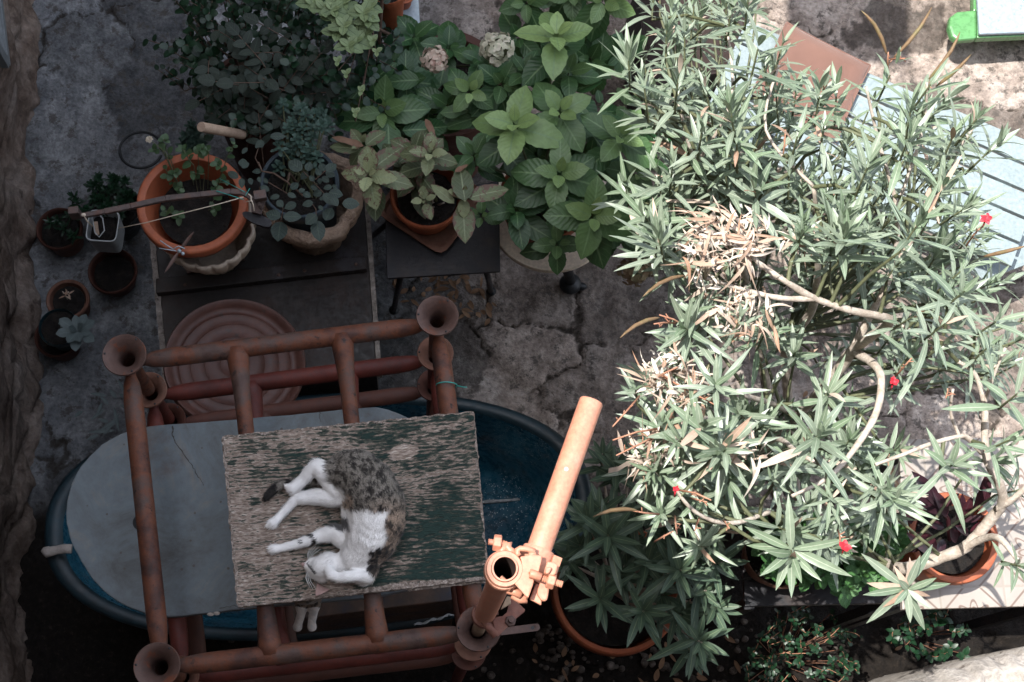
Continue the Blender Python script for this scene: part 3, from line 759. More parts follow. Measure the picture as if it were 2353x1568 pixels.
# tray
tz = .97; tc = P(540, 838, tz); tr_ = 162 * ppm(540, 838, tz)
Mx = Matrix.Rotation(math.radians(7), 3, 'Y') @ Matrix.Rotation(math.radians(-6), 3, 'X')
mb = MB(); prof = [(1e-4, 0)]
for r_, z_ in ((.20, 0), (.205, .0012), (.215, 0), (.42, 0), (.425, .0012), (.435, 0), (.62, 0), (.625, .0012), (.635, 0), (.78, 0), (.785, .0012), (.80, -.001), (.86, -.003), (.90, .006), (.95, .016), (.985, .018), (1.0, .014), (1.0, -.012), (.97, -.014), (.5, -.012), (1e-4, -.012)):
    prof.append((r_ * tr_, z_))
mb.lathe(tc, prof, 120, M=Mx)
M['tray'] = pm('rusty_red_tin', [(.042, .017, .013), (.065, .026, .019), (.095, .042, .032)], 6, (.42, .65), .2, 80, dirt=((.045, .03, .027), 14, .60))
tag(build('round_tray', mb, M['tray'], None, True, base=(tc.x, tc.y, tc.z - .05), auto=60), 'big round rusty red tin tray with fine raised rings', 'tray')
mb = MB(); b0 = P(540, 850, CABZ)
mb.lathe((b0.x, b0.y, CABZ + .001), [(1e-4, 0), (.10, 0), (.12, .03), (.12, .135), (1e-4, .135)], 40)
tag(build('clay_drum', mb, M['terra_dark'], None, True, base=(b0.x, b0.y, CABZ), auto=50), 'dark upturned clay pot carrying the round tin tray', 'flower pot')

# ------------------------------------------------------------------ tub, stack of frames, slab, board
def oval(cx, cy, a, b, rot, n=120, p=2.3, zz=0):
    out = []
    for k in range(n):
        t_ = 2 * PI * k / n; c_, s_ = math.cos(t_), math.sin(t_)
        x = a * math.copysign(abs(c_) ** (2 / p), c_); y = b * math.copysign(abs(s_) ** (2 / p), s_)
        out.append((cx + x * math.cos(rot) - y * math.sin(rot), cy + x * math.sin(rot) + y * math.cos(rot)))
    return out
M['tubrim'] = pm('dark_teal_plastic_rim', [(.004, .010, .013), (.006, .020, .028), (.012, .035, .048)], 6, (.35, .6), .15, 60)
TZ = .74
ctr = P(742, 1178, TZ); q = ppm(742, 1178, TZ); ta, tb = 628 * q, 262 * q * 1.08; rot = math.radians(5)
tub = thing('oval_tub', 'large glossy blue oval tub half hidden under the stack of pipe frames', 'tub', (ctr.x, ctr.y, .02))
mb = MB(); prof = [(.80, .02), (.86, .10), (.93, TZ - .10), (.965, TZ - .035), (1.0, TZ - .028), (1.005, TZ - .008), (.99, TZ), (.955, TZ), (.94, TZ - .012), (.90, TZ - .12), (.84, TZ - .30), (.78, TZ - .36), (.45, TZ - .375), (.01, TZ - .37)]
n_ = 120; vs = []; fs = []
for s_, z_ in prof: vs += [V3((x, y, z_)) for x, y in oval(ctr.x, ctr.y, ta * s_ if s_ > .7 else ta * s_, tb * (s_ if s_ < .7 else 1 - (1 - s_) * 1.6), rot, n_)]
for nm_, i0, i1, mt_ in (('tub_shell', 0, 8, M['tubrim']), ('tub_basin', 8, len(prof) - 1, M['blue'])):
    m = MB(); fs = []
    for i in range(i0, i1):
        for k in range(n_):
            k2 = (k + 1) % n_; fs.append(((i - i0) * n_ + k, (i - i0) * n_ + k2, (i - i0 + 1) * n_ + k2, (i - i0 + 1) * n_ + k))
    m.add(vs[i0 * n_:(i1 + 1) * n_], fs); build(nm_, m, mt_, tub)
mb = MB(); za = TZ - .36
pts = [P(x, y, za + .003) for x, y in ((1085, 1158), (1120, 1153), (1160, 1151), (1200, 1147), (1240, 1141), (1290, 1137))]
mb.tube(pts, [.003, .006, .005, .004, .003, .001], 8)
M['seam'] = pm('chalky_seam', [(.2, .22, .22), (.5, .5, .5)], 40, (.7, .9), .5, 100, dirt=((.1, .04, .02), 30, .55))
build('floor_seam', mb, M['seam'], tub)
# pale stone wedge poking out at the tub's left end
mb = MB(); a = P(95, 1268, TZ + .03); b = P(165, 1262, TZ + .03)
mb.tube([a.lerp(b, f) + V3((0, R(-.003, .003), 0)) for f in (0, .06, .2, .3, .5, .75, 1)], [.003, .010, .0165, .014, .0125, .0135, .013], 12, True, .7)
tag(build('stone_wedge', mb, M['flint'], None, True, base=(a.x, a.y, TZ)), 'pale grey knobbed stone sticking out from under the marble slab', 'stone')
# scuffed crate in the tub
kz = 1.10; kp = [P(600, 1300, kz), P(1060, 1240, kz), P(1052, 1378, kz), P(620, 1432, kz)]
mb = MB(); mb.prism([(p.x, p.y) for p in kp], .42, kz)
tag(build('scuffed_crate', mb, M['scuffed'], None, False, .003, base=(kp[0].x, kp[0].y, .42)), 'scuffed dark blue and brown crate below the green board', 'crate')
mb = MB(); pts = []
for k in range(36):
    f = k / 35; p = P(952 + 92 * f, 1437 - 26 * f, 1.0); pts.append(p + V3((0, math.sin(f * 17) * .0035, math.cos(f * 17) * .003)))
mb.tube(pts, .0022, 6); pts = [p + V3((0, .004 * math.sin(i * 8.5 / 17 + 2.6), 0)) for i, p in enumerate(pts)][:30]; mb.tube(pts, .0018, 6)
M['ropegrey'] = pm('grey_cord', [(.3, .32, .33), (.42, .44, .45)], 30, (.6, .8), .3, 200)
tag(build('twisted_cord', mb, M['ropegrey'], None, True, base=tuple(pts[0])), 'thin grey twisted cord near the lower right socket', 'cord')

FT = 2.10; FH = .262
CORN = [(285, 815), (1005, 725), (1100, 1445), (360, 1530)]
XY = [P(x, y, FT) for x, y in CORN]
def taper_tube(mb, a, b, r, r0, n=20, tl=.055):
    L_ = (b - a).length; d = (b - a) / L_
    fr = [(0, r0), (.012, r0), (tl * .5, r0 + (r - r0) * .62), (tl, r * .97), (tl * 1.3, r)]
    pts = [a + d * x for x, _ in fr] + [b - d * x for x, _ in reversed(fr)]
    mb.tube(pts, [x for _, x in fr] + [x for _, x in reversed(fr)], n)
def frame(zt, label, mat, cupmat, cs=1., grp='stacked pipe frames'):
    c_ = sum((V3((p.x, p.y, 0)) for p in XY), V3()) / 4
    t = thing('pipe_frame', label, 'metal frame', V3((c_.x, c_.y, zt - FH)), grp)
    Rr = .0425 * cs
    for p in XY:
        mb = MB()
        hr = .0148
        prof = [(hr, -.07), (hr, -.036), (hr + .003, -.026), (Rr * .60, -.014), (Rr * .80, -.003), (Rr * .97, 0), (Rr, -.002), (Rr, -.005), (Rr * .93, -.007), (Rr * .72, -.016), (.0225, -.034), (.0195, -.05), (.019, -.075), (hr, -.075)]
        mb.lathe((p.x, p.y, zt), prof, 48)
        cup = build('socket_cup', mb, cupmat, t, auto=60)
        mb = MB(); mb.tube([V3((p.x, p.y, zt - .07)), V3((p.x, p.y, zt - FH + .004))], .0155, 20, False)
        mb.tube([V3((p.x, p.y, zt - .07)), V3((p.x, p.y, zt - FH + .004))], .0135, 20, False); build('post', mb, mat, t)
        for k in range(3):
            mb = MB(); a_ = 1.0 + k * 2.1; mb.lathe((p.x + math.cos(a_) * Rr * .88, p.y + math.sin(a_) * Rr * .88, zt - .0012), [(.0022, .0), (.0022, .0012), (1e-4, .0012)], 8)
            build('flange_hole', mb, M['blackpl'], cup)
    zr = zt - .055
    for i in range(4):
        a, b = XY[i], XY[(i + 1) % 4]; a = V3((a.x, a.y, zr)); b = V3((b.x, b.y, zr)); d = (b - a).normalized()
        mb = MB(); taper_tube(mb, a + d * .018, b - d * .018, .0192, .0105)
        build('rail', mb, mat, t)
    top0, top1 = XY[0], XY[1]; bo0, bo1 = XY[3], XY[2]
    for f in (.345, .685):
        a = top0.lerp(top1, f); b = bo0.lerp(bo1, f - .005); a = V3((a.x, a.y, zr)); b = V3((b.x, b.y, zr)); d = (b - a).normalized()
        mb = MB(); fr = [(.0, .0225), (.02, .0222), (.05, .0195), (.09, .0165), (.13, .0158)]
        pts = [a + d * x for x, _ in fr] + [b - d * x for x, _ in reversed(fr)]
        mb.tube(pts, [x for _, x in fr] + [x for _, x in reversed(fr)], 20); build('cross_bar', mb, mat, t)
    return t
fr1 = frame(FT, 'topmost brown rusty pipe frame with trumpet shaped corner sockets', M['rust'], M['rust_grey'])
fr2 = frame(FT - FH, 'red painted pipe frame directly under the topmost frame', M['rust_red'], M['terra_old'], .93)
fr3 = frame(FT - 2 * FH, 'lowest pipe frame of the stack standing in the blue tub', M['terra_dark'], M['terra_dark'], .93)
for i, p in enumerate(XY):
    mb = MB(); mb.tube([V3((p.x, p.y, .0)), V3((p.x, p.y, FT - 3 * FH + .004))], .0155, 16, False); build('long_post', mb, M['rust_red'], fr3)
# green wire ties
for k, (vx, vy, zz, w) in enumerate(((1026, 886, FT - .05, .021),)):
    p = P(vx, vy, zz); mb = MB(); pts = []
    for i in range(26):
        a = 2 * PI * i / 25; pts.append(p + V3((math.cos(a) * w, .0012 * math.sin(a * 1), math.sin(a) * w)))
    mb.tube(pts, .0012, 6); mb.tube([p + V3((w, 0, .0)), p + V3((w + .012, -.004, .004)), p + V3((w + .02, -.003, 0))], .0011, 5)
    tag(build('wire_tie', mb, M['wire'], None, True, base=tuple(p)), 'thin green wire twisted round the right rail of the top frame', 'wire')

# slab on the second frame
SLZ = FT - FH - .055 + .022
def spath(pts, z): return [P(x, y, z) for x, y in pts]
SLT = SLZ + .022
so_ = [(345, 980), (560, 962), (700, 950), (820, 938), (880, 938), (925, 955), (985, 985), (1040, 1040), (1075, 1110), (1085, 1180), (1078, 1250), (1040, 1310), (960, 1350), (840, 1374), (700, 1386), (560, 1400), (470, 1410), (380, 1418), (330, 1408), (262, 1378), (215, 1332), (178, 1276), (155, 1215), (152, 1165), (165, 1110), (195, 1060), (235, 1022), (285, 994)]
def smooth_poly(pts, keep=(), n=4):
    out = []; m = len(pts)
    for i in range(m):
        p0, p1, p2, p3 = [V3(pts[(i + k) % m]) for k in (-1, 0, 1, 2)]
        for j in range(n):
            t_ = j / n
            out.append(.5 * ((2 * p1) + (p2 - p0) * t_ + (2 * p0 - 5 * p1 + 4 * p2 - p3) * t_ * t_ + (3 * p1 - p0 - 3 * p2 + p3) * t_ ** 3))
    return out
w = smooth_poly(spath(so_, SLT)); w = [p + V3((R(-.0008, .0008), R(-.0008, .0008), 0)) for p in w]
cs_ = sum(w, V3()) / len(w)
mb = MB(); mb.prism([(p.x, p.y) for p in w], SLZ, SLT)
slab = thing('marble_slab', 'cracked grey oval marble slab lying across the second pipe frame', 'slab', (cs_.x, cs_.y, SLZ))
build('slab_top', mb, M['marble'], slab, False, .0025)
mb = MB(); cz_ = SLT + .0006
def ribbon(mb, pts, w_, z):
    P2 = [P(x, y, z) for x, y in pts]
    P3 = []
    for i in range(len(P2) - 1):
        for j in range(6): P3.append(P2[i].lerp(P2[i + 1], j / 6) + V3((R(-.0015, .0015), R(-.0015, .0015), 0)))
    P3.append(P2[-1]); vs = []; fs = []
    for i, p in enumerate(P3):
        t_ = P3[min(i + 1, len(P3) - 1)] - P3[max(i - 1, 0)]; s_ = V3((-t_.y, t_.x, 0)).normalized() * (w_ / 2 * R(.5, 1.3) * (1 - .6 * i / len(P3)))
        vs += [p + s_, p - s_]
    for i in range(len(P3) - 1): fs.append((2 * i, 2 * i + 1, 2 * i + 3, 2 * i + 2))
    mb.add(vs, fs)
ribbon(mb, [(396, 978), (397, 1000), (402, 1016), (432, 1058), (450, 1085), (468, 1116)], .003, cz_)
ribbon(mb, [(735, 945), (735, 962), (738, 970)], .002, cz_)
ribbon(mb, [(505, 1398), (540, 1392), (560, 1404)], .002, cz_)
M['crack'] = pm('crack_grime', [(.03, .028, .026), (.06, .055, .05)], 20)
build('crack', mb, M['crack'], slab, False)
mb = MB(); hc = P(324, 1200, cz_ + .0004); mb.lathe(hc, [(1e-4, 0), (.0165, 0), (.017, -.0003)], 32); build('drilled_hole', mb, M['blackpl'], slab)
mb = MB()
for x, y in ((484, 1412), (498, 1410)): mb.ball(P(x, y, cz_), .005, 6, (1.4, .8, .3))
build('chip', mb, M['flint'], slab)

# board on the first frame
BZ = FT - .055 + .0215; BT = BZ + .014
bp = [P(512, 1004, BT), P(1088, 947, BT), P(1122, 1330, BT), P(548, 1394, BT)]
def ragpoly(ps, step=.006, amp=.0022, k=0):
    out = []
    for i in range(len(ps)):
        a, b = ps[i], ps[(i + 1) % len(ps)]; L_ = (b - a).length; m = int(L_ / step); nn = V3((-(b - a).y, (b - a).x, 0)).normalized()
        for j in range(m):
            f = j / m; nz = mnoise.noise(V3((j * .31, i * 7 + k, 0))) * 1.2 + mnoise.noise(V3((j * 1.1, i * 7 + k, 3)))
            am = amp * (1.7 if i == 3 else 1)
            if 0 < j: out.append(a.lerp(b, f) + nn * (nz * am + am * .5))
            else: out.append(a.copy())
    return out
bo = ragpoly(bp); cb = sum(bo, V3()) / len(bo)
brd = thing('plywood_board', 'weathered plywood board with flaking dark green paint', 'board', (cb.x, cb.y, BZ))
mb = MB(); mb.prism([(p.x, p.y) for p in bo], BZ + .004, BT); build('painted_ply', mb, M['board'], brd, False)
bo2 = ragpoly([cb + (p - cb) * 1.004 for p in bp], k=4, amp=.0018)
mb = MB(); mb.prism([(p.x, p.y + (-.004 if p.x > cb.x + .1 and p.y < cb.y else 0)) for p in bo2], BZ, BZ + .0045); build('lower_ply', mb, M['rawwood'], brd, False)
# torn veneer rim where the top ply has gone
mb = MB(); fine_ = []
for i in range(len(bo)):
    p = bo[i]; q = bo[(i + 1) % len(bo)]
    for j in range(3): fine_.append(p.lerp(q, j / 3))
m = len(fine_); vs = []; fs = []
for i, p in enumerate(fine_):
    low = max(0, min(1, (cb.y - .1 - p.y) / .05)) * max(0, min(1, (p.x - cb.x + .05) / .1)); lft = 1 if p.x < cb.x - .22 else 0
    wv = .0008 + .0035 * max(0, mnoise.noise(V3((p.x * 60, p.y * 60, 0))) + .35) + .004 * abs(mnoise.noise(V3((p.x * 260, p.y * 260, 5)))) + low * .007 * (1 + mnoise.noise(V3((p.x * 30, 0, 2)))) + lft * .002
    c_ = V3((cb.x, cb.y, p.z)); dx_ = min(1, abs(p.x - c_.x) / .225); inn = (V3((-(p.x - c_.x) if abs(p.x - c_.x) > .205 else 0, -(p.y - c_.y) if abs(p.y - c_.y) > .13 else 0, 0)) + (c_ - p) * .05).normalized()
    o_ = p - inn * .0004
    vs += [V3((o_.x, o_.y, BT - .003)), V3((o_.x, o_.y, BT + .0007)), V3((p.x + inn.x * wv, p.y + inn.y * wv, BT + .0005 + .0005 * abs(mnoise.noise(V3((p.x * 200, p.y * 200, 9))))))]
for i in range(m):
    j = (i + 1) % m
    for k in range(2): fs.append((i * 3 + k, j * 3 + k, j * 3 + k + 1, i * 3 + k + 1))
mb.add(vs, fs); build('torn_edge', mb, M['rawwood'], brd, False)

# ------------------------------------------------------------------ scaffold pole with clamps
pc = XY[2]; PT = 2.9
pole = thing('scaffold_pole', 'scaffold post with orange clamp and level orange tube rising from corner socket', 'scaffold pole', (pc.x, pc.y, FT - .03))
def Zc(x, y): return ((1800 + x * .35077) / 1.741, (2050 + y * .35077) / 1.741)
pr = .0178
M['polelow'] = pm('dusty_yellow_tube', [(.2, .14, .09), (.3, .22, .15)], 20, (.6, .8), .3, 90)
mb = MB(); mb.tube([V3((pc.x, pc.y, FT - .1)), V3((pc.x, pc.y, 2.33))], .0125, 24); build('inner_tube', mb, M['polelow'], pole)
mb = MB(); mb.lathe((pc.x, pc.y, 0), [(pr, 2.31), (pr, PT), (pr * .98, PT + .0015), (pr * .86, PT + .0015), (pr * .84, PT), (pr * .84, 2.31), (pr, 2.31)], 40); build('upright_tube', mb, M['orange'], pole, auto=50)
M['bore'] = pm('shaded_bore', [(.012, .006, .004), (.03, .012, .007)], 20, (.8, .9), .2, 90)  # dark colour stands in for the shade inside the open tube
mb = MB(); mb.lathe((pc.x, pc.y, 0), [(pr * .835, PT - .001), (pr * .835, 2.5), (1e-4, 2.5)], 32); build('tube_bore', mb, M['bore'], pole)
# horizontal tube
hz_ = 2.855
a = P(*Zc(1180, 560), hz_); b = P(1358, 925, hz_)
a = P(1236, 1270, hz_); ext = (b - a).normalized()
mb = MB()
Q = ext.to_track_quat('Z', 'Y').to_matrix(); Lh = (b - a).length
mb.lathe(a, [(pr * .97, -.04), (pr * .97, Lh), (pr * .92, Lh + .002), (pr * .8, Lh + .002), (pr * .8, -.04), (pr * .97, -.04)], 40, M=Q)
build('level_tube', mb, M['orange'], pole, auto=50)
mb = MB(); mb.ball(a + ext * Lh * .53 + V3((-.002, 0, pr * .93)), .0035, 6, (1, 1, .5)); build('paint_drip', mb, M['white'], pole)
# clamp: two half shells round the upright, swivel plate, half shells round the level tube, bolts and nuts
def shell(mb, c_, M3, r, th_, h, a0=0, a1=2 * PI, n=30):
    vs = []; fs = []
    for z_, rr in ((-h / 2, r), (-h / 2, r + th_ * .8), (-h / 2 + .003, r + th_), (h / 2 - .003, r + th_), (h / 2, r + th_ * .8), (h / 2, r)):
        for k in range(n + 1):
            a_ = a0 + (a1 - a0) * k / n; vs.append(V3(c_) + M3 @ V3((math.cos(a_) * rr, math.sin(a_) * rr, z_)))
    m = n + 1
    for i in range(6):
        j = (i + 1) % 6
        for k in range(n): fs.append((i * m + k, i * m + k + 1, j * m + k + 1, j * m + k))
    for k in (0, n): fs.append(tuple(i * m + k for i in range(6)) if k else tuple(i * m for i in range(5, -1, -1)))
    mb.add(vs, fs)
I3 = Matrix.Identity(3)
def plate(name, pts, z, th_, mat, t=None, bev=.0015):
    w_ = [P(*Zc(x, y), z) for x, y in pts]; m = MB(); m.prism([(q_.x, q_.y) for q_ in w_], z - th_, z); return build(name, m, mat, t or pole, False, bev)
def rod(m, pts, z, r, closed=False):
    w_ = [P(*Zc(x, y), z) for x, y in pts]
    if closed: w_.append(w_[0])
    m.tube(w_, r, 8)
mb = MB(); cc_ = V3((pc.x, pc.y, PT - .020)); shell(mb, cc_, I3, pr + .0006, .0065, .034, 0, 2 * PI); shell(mb, cc_ - V3((0, 0, .002)), I3, pr + .004, .0055, .018, .3, 5.9)
build('clamp_ring', mb, M['orange'], pole, True, auto=35)
plate('clamp_plate', [(800, 505), (940, 478), (1052, 492), (1045, 560), (1012, 690), (945, 668), (903, 690), (925, 745), (962, 770), (948, 830), (895, 978), (860, 950), (725, 800), (790, 745), (822, 660), (818, 570)], PT - .004, .006, M['orange'])
plate('clamp_plate', [(1052, 495), (1045, 560), (1012, 690), (1000, 680), (1030, 560), (1036, 498)], PT - .010, .024, M['orange'], bev=.001)
plate('clamp_plate', [(962, 772), (948, 830), (895, 978), (880, 968), (932, 830), (946, 776)], PT - .010, .024, M['orange'], bev=.001)
plate('clamp_plate', [(978, 815), (1045, 822), (1060, 900), (1042, 1062), (910, 992)], PT - .032, .006, M['orange'])
plate('clamp_plate', [(1030, 790), (1085, 785), (1135, 870), (1112, 1000), (1075, 1018), (1040, 1000), (990, 930), (1000, 880)], PT - .026, .012, M['orange'], bev=.004)
plate('clamp_plate', [(1085, 640), (1110, 560), (1190, 565), (1232, 600), (1215, 700), (1180, 722), (1100, 716), (1075, 690)], PT + .006, .016, M['orange'], bev=.004)
plate('clamp_plate', [(1095, 630), (1145, 618), (1165, 640), (1130, 700), (1092, 705)], PT + .013, .012, M['orange'], bev=.003)
mb = MB(); rod(mb, [(790, 500), (768, 470), (768, 432), (800, 414), (880, 420), (965, 448), (985, 480), (900, 490)], PT - .010, .0042); build('clamp_lug', mb, M['orange'], pole)
mb = MB(); rod(mb, [(575, 470), (600, 430), (640, 345), (668, 350), (655, 400), (690, 440), (740, 470)], PT - .014, .0055); build('clamp_lug', mb, M['orange'], pole)
mb = MB(); rod(mb, [(560, 760), (640, 830), (700, 860)], PT - .020, .0065); build('clamp_lug', mb, M['orange'], pole)
mb = MB(); rod(mb, [(655, 880), (740, 905), (815, 945)], PT - .034, .006); build('clamp_lug', mb, M['orange'], pole)
mb = MB(); rod(mb, [(720, 930), (800, 985), (880, 985)], PT - .044, .007); build('clamp_lug', mb, M['orange'], pole)
mb = MB(); rod(mb, [(910, 700), (940, 705), (1040, 745)], PT + .001, .0062); build('clamp_lug', mb, M['orange'], pole)
# collar round the level tube next to the upright
mb = MB(); tx = ext.cross(V3((0, 0, 1))).normalized(); QQ = Matrix((tx, ext.cross(tx), ext)).transposed()
shell(mb, a + ext * (-.012), QQ, pr * .99, .005, .034, 0, 2 * PI)
shell(mb, a + ext * (-.033), QQ, pr * .99, .0035, .012, .4, 4.6)
cp = a + ext * -.012
mb.bar(cp + tx * .021 + V3((0, 0, .008)), cp + tx * .033 + V3((0, 0, .004)), .030, .006, V3((0, 0, 1)))
build('tube_collar', mb, M['orange'], pole, True, auto=35)
def hexbolt(t, p, d, L_, r, mat, nut=.0085, name='bolt', nf=.55):
    d = V3(d).normalized(); Q_ = d.to_track_quat('Z', 'Y').to_matrix(); mb = MB(); pts = []
    prof = [(1e-4, 0), (r, 0)]
    k = 0; z_ = 0
    while z_ < L_: prof.append((r * (1.0 if k % 2 else .84), z_)); z_ += .0013; k += 1
    prof += [(r * .8, L_), (1e-4, L_)]
    mb.lathe(p, prof, 16, M=Q_); bo_ = build(name, mb, mat, t, auto=60)
    mb = MB(); mb.lathe(V3(p) + d * L_ * nf, [(r * .9, 0), (nut * .92, 0), (nut, .0015), (nut, .0095), (nut * .92, .011), (r * .9, .011)], 6, M=Q_)
    build('nut', mb, mat, bo_, False, .0007)
zb = PT - .004
p0 = P(*Zc(930, 715), zb); p1 = P(*Zc(1285, 825), zb)
hexbolt(pole, p0, p1 - p0, (p1 - p0).length, .0050, M['orange'], .0110, nf=.50)
p0 = P(*Zc(650, 365), zb - .01); p1 = P(*Zc(435, 335), zb - .01)
hexbolt(pole, p0, p1 - p0, (p1 - p0).length, .0045, M['orange'], .0115, nf=.30)
# lower rusty clamp and lever
M['rustdk'] = pm('dark_rust', [(.09, .035, .025), (.17, .07, .05), (.22, .11, .08)], 14, (.55, .8), .3, 90)
mb = MB(); shell(mb, V3((pc.x, pc.y, 2.335)), I3, pr * .9, .007, .03, 0, 2 * PI); build('lower_clamp_ring', mb, M['rustdk'], pole, True, auto=35)
zl = 2.37
plate('lower_clamp_plate', [(400, 1140), (440, 1190), (520, 1195), (600, 1185), (650, 1140), (670, 1050), (690, 950), (858, 1110), (850, 1135), (722, 1240), (545, 1420), (520, 1400), (490, 1230)], zl, .005, M['rustdk'])
plate('lower_clamp_plate', [(600, 1060), (650, 955), (685, 960), (700, 1045), (580, 1110)], zl + .022, .006, M['polelow'])
mb = MB(); rod(mb, [(330, 1060), (345, 1150), (420, 1280), (530, 1410)], zl - .004, .0075); build('lower_clamp_lug', mb, M['rustdk'], pole)
lp = P(*Zc(680, 1250), 2.375)
hexbolt(pole, lp + V3((0, 0, -.02)), V3((.1, .1, 1)), .03, .005, M['rust_grey'], .010, nf=.3)
mb = MB(); p0 = P(1150, 1452, 2.14); p1 = P(1232, 1442, 2.14)
mb.bar(p0, p1, .0135, .004); mb.lathe(p1 + V3((0, 0, -.002)), [(1e-4, 0), (.00675, 0), (.00675, .004), (1e-4, .004)], 24)
lv = build('lever', mb, M['rust_grey'], pole, False)
mb = MB(); ph_ = P(1224, 1443, 2.1428); mb.lathe(ph_, [(1e-4, 0), (.0032, 0)], 16); build('lever_hole', mb, M['blackpl'], lv)

# ------------------------------------------------------------------ cats
ROTT = ROT.transposed()
def toV(p):
    q = ROTT @ (V3(p) - V3((0, 0, H))); return 1176.5 + FPX * q.x / -q.z, 784 - FPX * q.y / -q.z
def toC(p):
    x, y = toV(p); return (x - 516.9) / .2931, (y - 976.4) / .2931
def chain_balls(chain):
    out = []
    for i in range(len(chain) - 1):
        (a, ra), (b, rb) = chain[i], chain[i + 1]; a = V3(a); b = V3(b); L_ = (b - a).length
        m = max(2, int(L_ / (min(ra, rb) * .28)))
        for k in range(m + (i == len(chain) - 2)):
            f = k / m; g = f * f * (3 - 2 * f); out.append((a.lerp(b, f), ra + (rb - ra) * g, (b - a).normalized()))
    return out
def blob(name, chains, voxel, mat, parent, colfn, smooth=6):
    mb = MB(); balls = []
    for ch in chains: balls += chain_balls(ch)
    for p, r, _ in balls: mb.ball(p, r, 7)
    b = BASE[parent.name]
    me = bpy.data.meshes.new(name); me.from_pydata([tuple((v - b) * S) for v in mb.v], [], mb.f); me.update()
    tmp = bpy.data.objects.new(name + '_tmp', me); C.objects.link(tmp)
    rm = tmp.modifiers.new('r', 'REMESH'); rm.mode = 'VOXEL'; rm.voxel_size = voxel * S; rm.use_smooth_shade = True
    sm = tmp.modifiers.new('s', 'SMOOTH'); sm.factor = .6; sm.iterations = smooth
    dg = bpy.context.evaluated_depsgraph_get(); me2 = bpy.data.meshes.new_from_object(tmp.evaluated_get(dg))
    bpy.data.objects.remove(tmp)
    me2.name = name; me2.materials.clear(); me2.materials.append(mat)
    o = bpy.data.objects.new(name, me2); C.objects.link(o); o.parent = parent; BASE[o.name] = b
    at = me2.color_attributes.new('lf', 'FLOAT_COLOR', 'POINT'); cols = []
    for v in me2.vertices:
        cols += colfn(v.co / S + b)
    at.data.foreach_set('color', cols)
    me2.polygons.foreach_set('use_smooth', [True] * len(me2.polygons))
    return o, balls
def fur(name, src, balls, mat, parent, count, colfn, L=.0085, wid=.00055, lift=.35):
    me = src.data; b = BASE[parent.name]; P_ = np.array([tuple(p) for p, _, _ in balls]); T_ = [t for _, _, t in balls]; Rr = np.array([r for _, r, _ in balls])
    areas = np.array([p.area for p in me.polygons]); cs_ = np.cumsum(areas); cs_ /= cs_[-1]
    rng = np.random.RandomState(3); pick = np.searchsorted(cs_, rng.rand(count)); mb = MB()
    for pi in pick:
        p = me.polygons[int(pi)]; vs = [me.vertices[i].co for i in p.vertices]; w_ = [random.random() for _ in vs]; sw = sum(w_)
        c_ = sum((v * (w / sw) for v, w in zip(vs, w_)), V3()) / S + b; n_ = p.normal
        if n_.z < -.5: continue
        d_ = np.hypot(np.hypot(P_[:, 0] - c_.x, P_[:, 1] - c_.y), P_[:, 2] - c_.z) - Rr
        t_ = T_[int(d_.argmin())]
        t_ = (t_ - n_ * t_.dot(n_)); t_ = t_.normalized() if t_.length > 1e-3 else n_.orthogonal()
        t_ = (t_ + V3((R(-.3, .3), R(-.3, .3), R(-.2, .2)))).normalized()
        s_ = t_.cross(n_).normalized() * wid; l = L * R(.6, 1.2)
        c_ = c_ - n_ * .0006
        m_ = c_ + t_ * (l * .55) + n_ * (l * lift * .6); e_ = c_ + t_ * l + n_ * (l * lift * .75)
        col = tuple(colfn(c_))
        mb.add([c_ - s_, c_ + s_, m_ + s_ * .7, m_ - s_ * .7, e_], [(0, 1, 2, 3), (3, 2, 4)], [col] * 5)
    return build(name, mb, mat, parent)
def m_coat():
    n = NT('cat_coat')
    a = n.n('Attribute', attribute_name='lf'); sep = n.n('SeparateColor', i={'Color': a.outputs['Color']})
    tab, dark, pink, brown = sep.outputs[0], sep.outputs[1], sep.outputs[2], a.outputs['Alpha']
    v = n.map((80, 60, 70), (0, 0, .9)); st = n.noise(1., 3, .55, v, .3); f = n.noise(260, 4, .6)
    tone = n.mix(brown, (.20, .18, .155), (.33, .245, .185))
    tcol = n.mix(n.ramp(st, [(.38, 1), (.53, 0)]), tone, (.034, .029, .025))
    tcol = n.mix(1, tcol, n.ramp(f, [(.3, .45), (.7, 1.5)]), 'MULTIPLY')
    wcol = n.mix(.6, (.87, .855, .835), n.ramp(n.noise(40, 5, .6), [(.3, .86), (.7, 1.05)]), 'MULTIPLY')
    col = n.mix(tab, wcol, tcol); col = n.mix(dark, col, (.010, .009, .009)); col = n.mix(pink, col, (.38, .20, .19))
    n.set('Base Color', col); n.set('Roughness', .8); n.set('Specular IOR Level', .15); n.set('Sheen Weight', .15)
    n.bump(f, .35, .003); return n.m
M['coat'] = m_coat()
def cz(x, y, z): v = ZC(x, y); return P(v[0], v[1], z)
cu = ppm(800, 1200, BT + .04) * .2931                 # units per cat pixel
def ch(lst):                                         # (x, y, r, lift of the centre above the board in r)
    return [(cz(x, y, BT + max(r * cu * lz, .004) + ex), r * cu) for x, y, r, lz, ex in lst]
